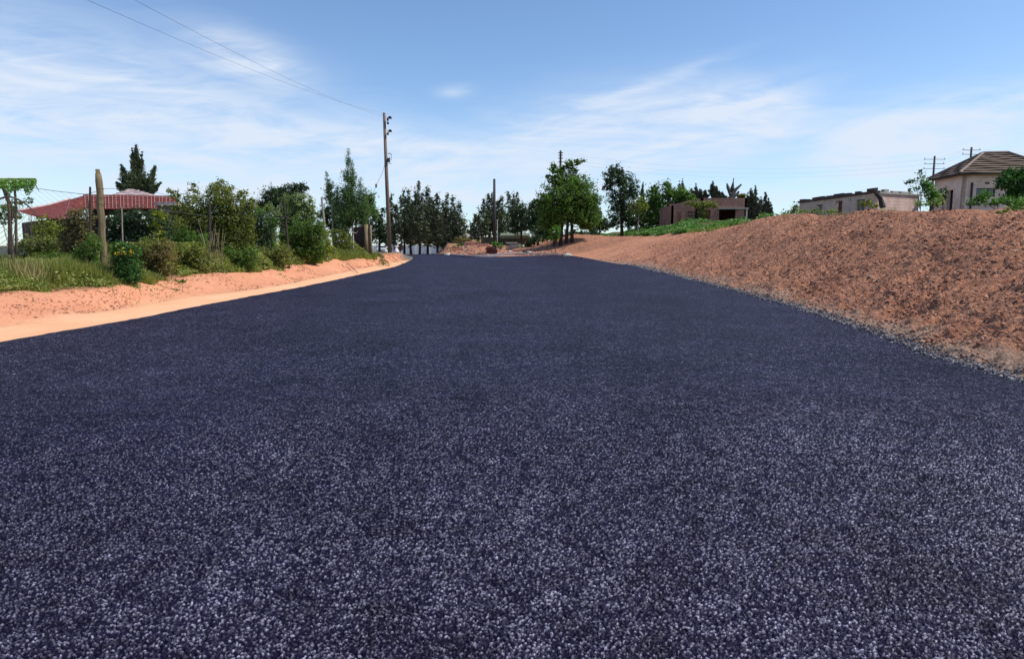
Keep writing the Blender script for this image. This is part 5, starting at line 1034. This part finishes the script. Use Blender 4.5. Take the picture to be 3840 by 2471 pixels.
SG = 'stones lying around the end of the road'
for x, y, w_m, lb, mt in ((447.3, 254.6, .55, 'white stone on the asphalt left of the kerb ridge', STONE), (509.5, 250.6, .50, 'bright white tilted stone on the rubble strip', STONE), (524.5, 251, .45, 'dark boulder on the rubble strip', DARKBARK), (529, 251.8, .42, 'pale stone touching the dark boulder', STONE),
                      (568, 255.4, .62, 'long pale stone where the bank meets the road end', STONE), (479, 253.5, .4, 'dark brown stone in front of the rubble heap', DARKBARK), (521, 243.6, .9, 'white lump of rubble under the roadside bushes', STONE), (562.5, 256.8, .35, 'small dark clod on the road edge by the long pale stone', DARKBARK), (582, 257.6, .28, 'tiny dark clod at the foot of the bank', DARKBARK)):
    Y = on_road(x, y + .6, .0)[1] if y > 252 else (64 if y > 250 else 76); Y = min(Y, 60.5) if y > 252 else Y; X = px(x, Y)
    C0 = np.array([[X, Y, gz(X, Y) + w_m * .16 + (.09 if y > 254 and Y < 58 else 0)]]); o = rocks('stone', C0, [w_m], mt, kind=None, flat=.55)
    o['label'] = lb; o['category'] = 'stone'; o['group'] = SG
for lb, D, bx, bl, mt, cv_ in [('olive bush at the left foot of the rubble heap', 66, 454, [(451, 250, 6, 3), (458, 247, 6, 4)], 'olive', 2.0), ('dark round bush on the left shoulder of the rubble heap', 68, 465, [(465, 245, 5.5, 4)], 'dark', 2.2), ('brown-green bush behind the rubble heap at the sky gap', 74, 461, [(459, 240, 7, 4), (466, 240, 6, 3)], 'brown', 1.6),
                           ('little green bush between heap and dark bricks', 68, 484, [(482, 246, 4, 2.5), (477, 242, 4, 2)], 'mid', 1.8), ('light green bush right of the plain pole foot', 70, 501, [(500, 245, 5, 3.5), (495, 244, 4, 3)], 'bright', 1.6), ('grey-green bush below the green shed', 74, 520, [(518, 247, 5, 3), (524, 246, 5, 3)], 'pale', 1.5),
                           ('dark green bush beneath the dense tree', 72, 534, [(532, 242, 7, 5), (538, 239, 6, 5), (528, 246, 4, 3)], 'dark', 2.2), ('green bush on the shoulder of the cutting', 68, 547, [(545, 238, 5, 4), (549, 234, 4, 4)], 'mid', 1.8), ('brown shrub under the broad tree trunks', 71, 571, [(562, 235, 8, 5), (574, 234, 8, 5), (584, 234, 8, 5), (594, 233, 7, 5)], 'dark', 2.4), ('dark thicket joining the dense tree and the broad tree', 73, 545, [(538, 232, 8, 7), (547, 231, 9, 6), (554, 235, 6, 4)], 'dark', 2.4)]:
    plant('roadside_bush', lb, 'bush', D, bx, bl, mt, 1.8, cv_, .02, DARKBARK, group='bushes around the end of the road', crown_name='foliage')

# --- round sign seen from behind, person, pickup
sg = thing('round_sign', 'round grey-brown road sign seen from behind near the person in white', 'sign', (px(400.3, 97), 97, gz(px(400.3, 97), 97))); X = px(400.3, 97); zc = hz_(246.8, 97); zg_ = gz(X, 97)
mb = MB(); ring = [(X + .46 * math.cos(i * math.pi / 12), 97, zc + .52 * math.sin(i * math.pi / 12)) for i in range(24)]; mb.quad(*ring); mb.quad(*[(x, y + .03, z) for x, y, z in ring[::-1]])
for i in range(24): a_, b2_ = ring[i], ring[(i + 1) % 24]; mb.quad(a_, (a_[0], a_[1] + .03, a_[2]), (b2_[0], b2_[1] + .03, b2_[2]), b2_)
mb.build('sign_plate', pmat('sign_back', (.28, .22, .18), .7, .2, 3), sg); MB().tube([(X, 96.93, zg_ - .3), (X, 96.93, zc + .5)], .05, 8).build('post', IRON, sg); MB().tube([(X - .15, 96.9, zc - .2), (X + .15, 96.9, zc - .2)], .03, 6).build('bracket', IRON, sg)

D = 92; X = px(396.4, D); g_ = gz(X, D)
pn = thing('person', 'person in a white shirt and white wrap standing beyond the bend beside the tall pole', 'person', (X, D, g_))
def skin(name, verts, edges, radii, mat_, parent, root_i=0, sub=1):
    me = bpy.data.meshes.new(name); me.from_pydata([tuple(Vector(v_) - ORG[parent.name]) for v_ in verts], edges, []); me.materials.append(mat_); o = bpy.data.objects.new(name, me); COL.objects.link(o); o.parent = parent; ORG[o.name] = ORG[parent.name]
    md = o.modifiers.new('skin', 'SKIN'); md.use_smooth_shade = True
    for i, r_ in enumerate(radii): me.skin_vertices[0].data[i].radius = (r_, r_)
    me.skin_vertices[0].data[root_i].use_root = True; o.modifiers.new('sub', 'SUBSURF').levels = sub; o.modifiers['sub'].render_levels = sub; return o
def b3_(x, y, z): return (X + x, D + y, g_ + z)
SK = pmat('dark_skin', (.09, .045, .03), .6, .1, 4); CLW = pmat('white_cloth', (.74, .73, .80), .9, .08, 6); TRO = pmat('purple_trousers', (.05, .03, .05), .9, .2, 6); HAIR = pmat('black_hair', (.01, .009, .008), .8, .1, 5)
vts = [b3_(0, 0, .92), b3_(0, 0, 1.15), b3_(0, 0, 1.40), b3_(0, 0, 1.50), b3_(0, -.01, 1.60), b3_(0, -.01, 1.68), b3_(-.19, 0, 1.38), b3_(-.26, .02, 1.12), b3_(-.24, -.08, .90), b3_(-.24, -.12, .82), b3_(.19, 0, 1.38), b3_(.26, .02, 1.12), b3_(.25, -.08, .90), b3_(.25, -.12, .82), b3_(-.09, 0, .86), b3_(-.10, -.10, .48), b3_(-.10, -.02, .08), b3_(-.10, -.16, .04), b3_(.09, 0, .86), b3_(.10, .08, .48), b3_(.10, .18, .10), b3_(.10, .05, .04)]
skin('body', vts, [(0, 1), (1, 2), (2, 3), (3, 4), (4, 5), (2, 6), (6, 7), (7, 8), (8, 9), (2, 10), (10, 11), (11, 12), (12, 13), (0, 14), (14, 15), (15, 16), (16, 17), (0, 18), (18, 19), (19, 20), (20, 21)], [.14, .13, .14, .06, .095, .08, .06, .045, .035, .03, .06, .045, .035, .03, .09, .06, .04, .035, .09, .06, .04, .035], SK, pn)
skin('shirt', [b3_(0, 0, .95), b3_(0, 0, 1.15), b3_(0, 0, 1.40), b3_(-.19, 0, 1.38), b3_(-.25, .02, 1.16), b3_(.19, 0, 1.38), b3_(.25, .02, 1.16)], [(0, 1), (1, 2), (2, 3), (3, 4), (2, 5), (5, 6)], [.17, .155, .16, .08, .065, .08, .065], CLW, pn)
MB().lathe(b3_(0, 0, .55), [(.34, 0), (.30, .12), (.24, .30), (.18, .45)], 14).build('cloth_wrap', CLW, pn, smooth=True)
skin('trousers', [b3_(0, 0, .88), b3_(-.09, 0, .84), b3_(-.10, -.10, .48), b3_(-.10, -.03, .12), b3_(.09, 0, .84), b3_(.10, .08, .48), b3_(.10, .17, .14)], [(0, 1), (1, 2), (2, 3), (0, 4), (4, 5), (5, 6)], [.15, .11, .08, .065, .11, .08, .065], TRO, pn)
MB().lathe(b3_(0, .01, 1.60), [(.10, 0), (.108, .05), (.09, .11), (.03, .14)], 10).build('hair', HAIR, pn, smooth=True)
# pickup
D = 112; X = px(380.3, D); g_ = gz(X, D); pk_ = thing('pickup_truck', 'white pickup truck parked in the shade beyond the verge', 'truck', (X, D, g_)); PW = pmat('white_paint', (.62, .66, .66), .35, .05, 3)
mb = MB(); mb.box((X, D + 2.2, g_ + .72), (1.55, 4.3, .46)); mb.box((X, D + .75, g_ + .98), (1.45, 1.1, .10)); mb.build('body', PW, pk_)
mb = MB(); o_ = len(mb.v); z0 = g_ + .96; z1 = g_ + 1.5
q = [(X - .74, D + 1.1, z0), (X + .74, D + 1.1, z0), (X + .74, D + 2.7, z0), (X - .74, D + 2.7, z0), (X - .60, D + 1.55, z1), (X + .60, D + 1.55, z1), (X + .60, D + 2.6, z1), (X - .60, D + 2.6, z1)]
for f__ in ((0, 1, 5, 4), (1, 2, 6, 5), (2, 3, 7, 6), (3, 0, 4, 7), (4, 5, 6, 7)): mb.quad(*[q[i] for i in f__])
mb.build('cab', PW, pk_); MB().quad((X - .64, D + 1.16, z0 + .06), (X + .64, D + 1.16, z0 + .06), (X + .54, D + 1.49, z1 - .05), (X - .54, D + 1.49, z1 - .05)).build('windscreen', GLASS, pk_)
for s_ in (-1, 1):
    MB().box((X + s_ * .55, D + .04, g_ + .76), (.28, .05, .15)).build('headlight', STONE, pk_)
    for yy in (.8, 3.5): MB().tube([(X + s_ * .66, D + yy, g_ + .32), (X + s_ * .82, D + yy, g_ + .32)], .32, 14).build('wheel', DARKPOLE, pk_)
MB().box((X, D + .02, g_ + .48), (1.5, .12, .16)).build('bumper', DARKPOLE, pk_); MB().box((X, D + .04, g_ + .74), (.7, .04, .14)).build('grille', DARKPOLE, pk_)
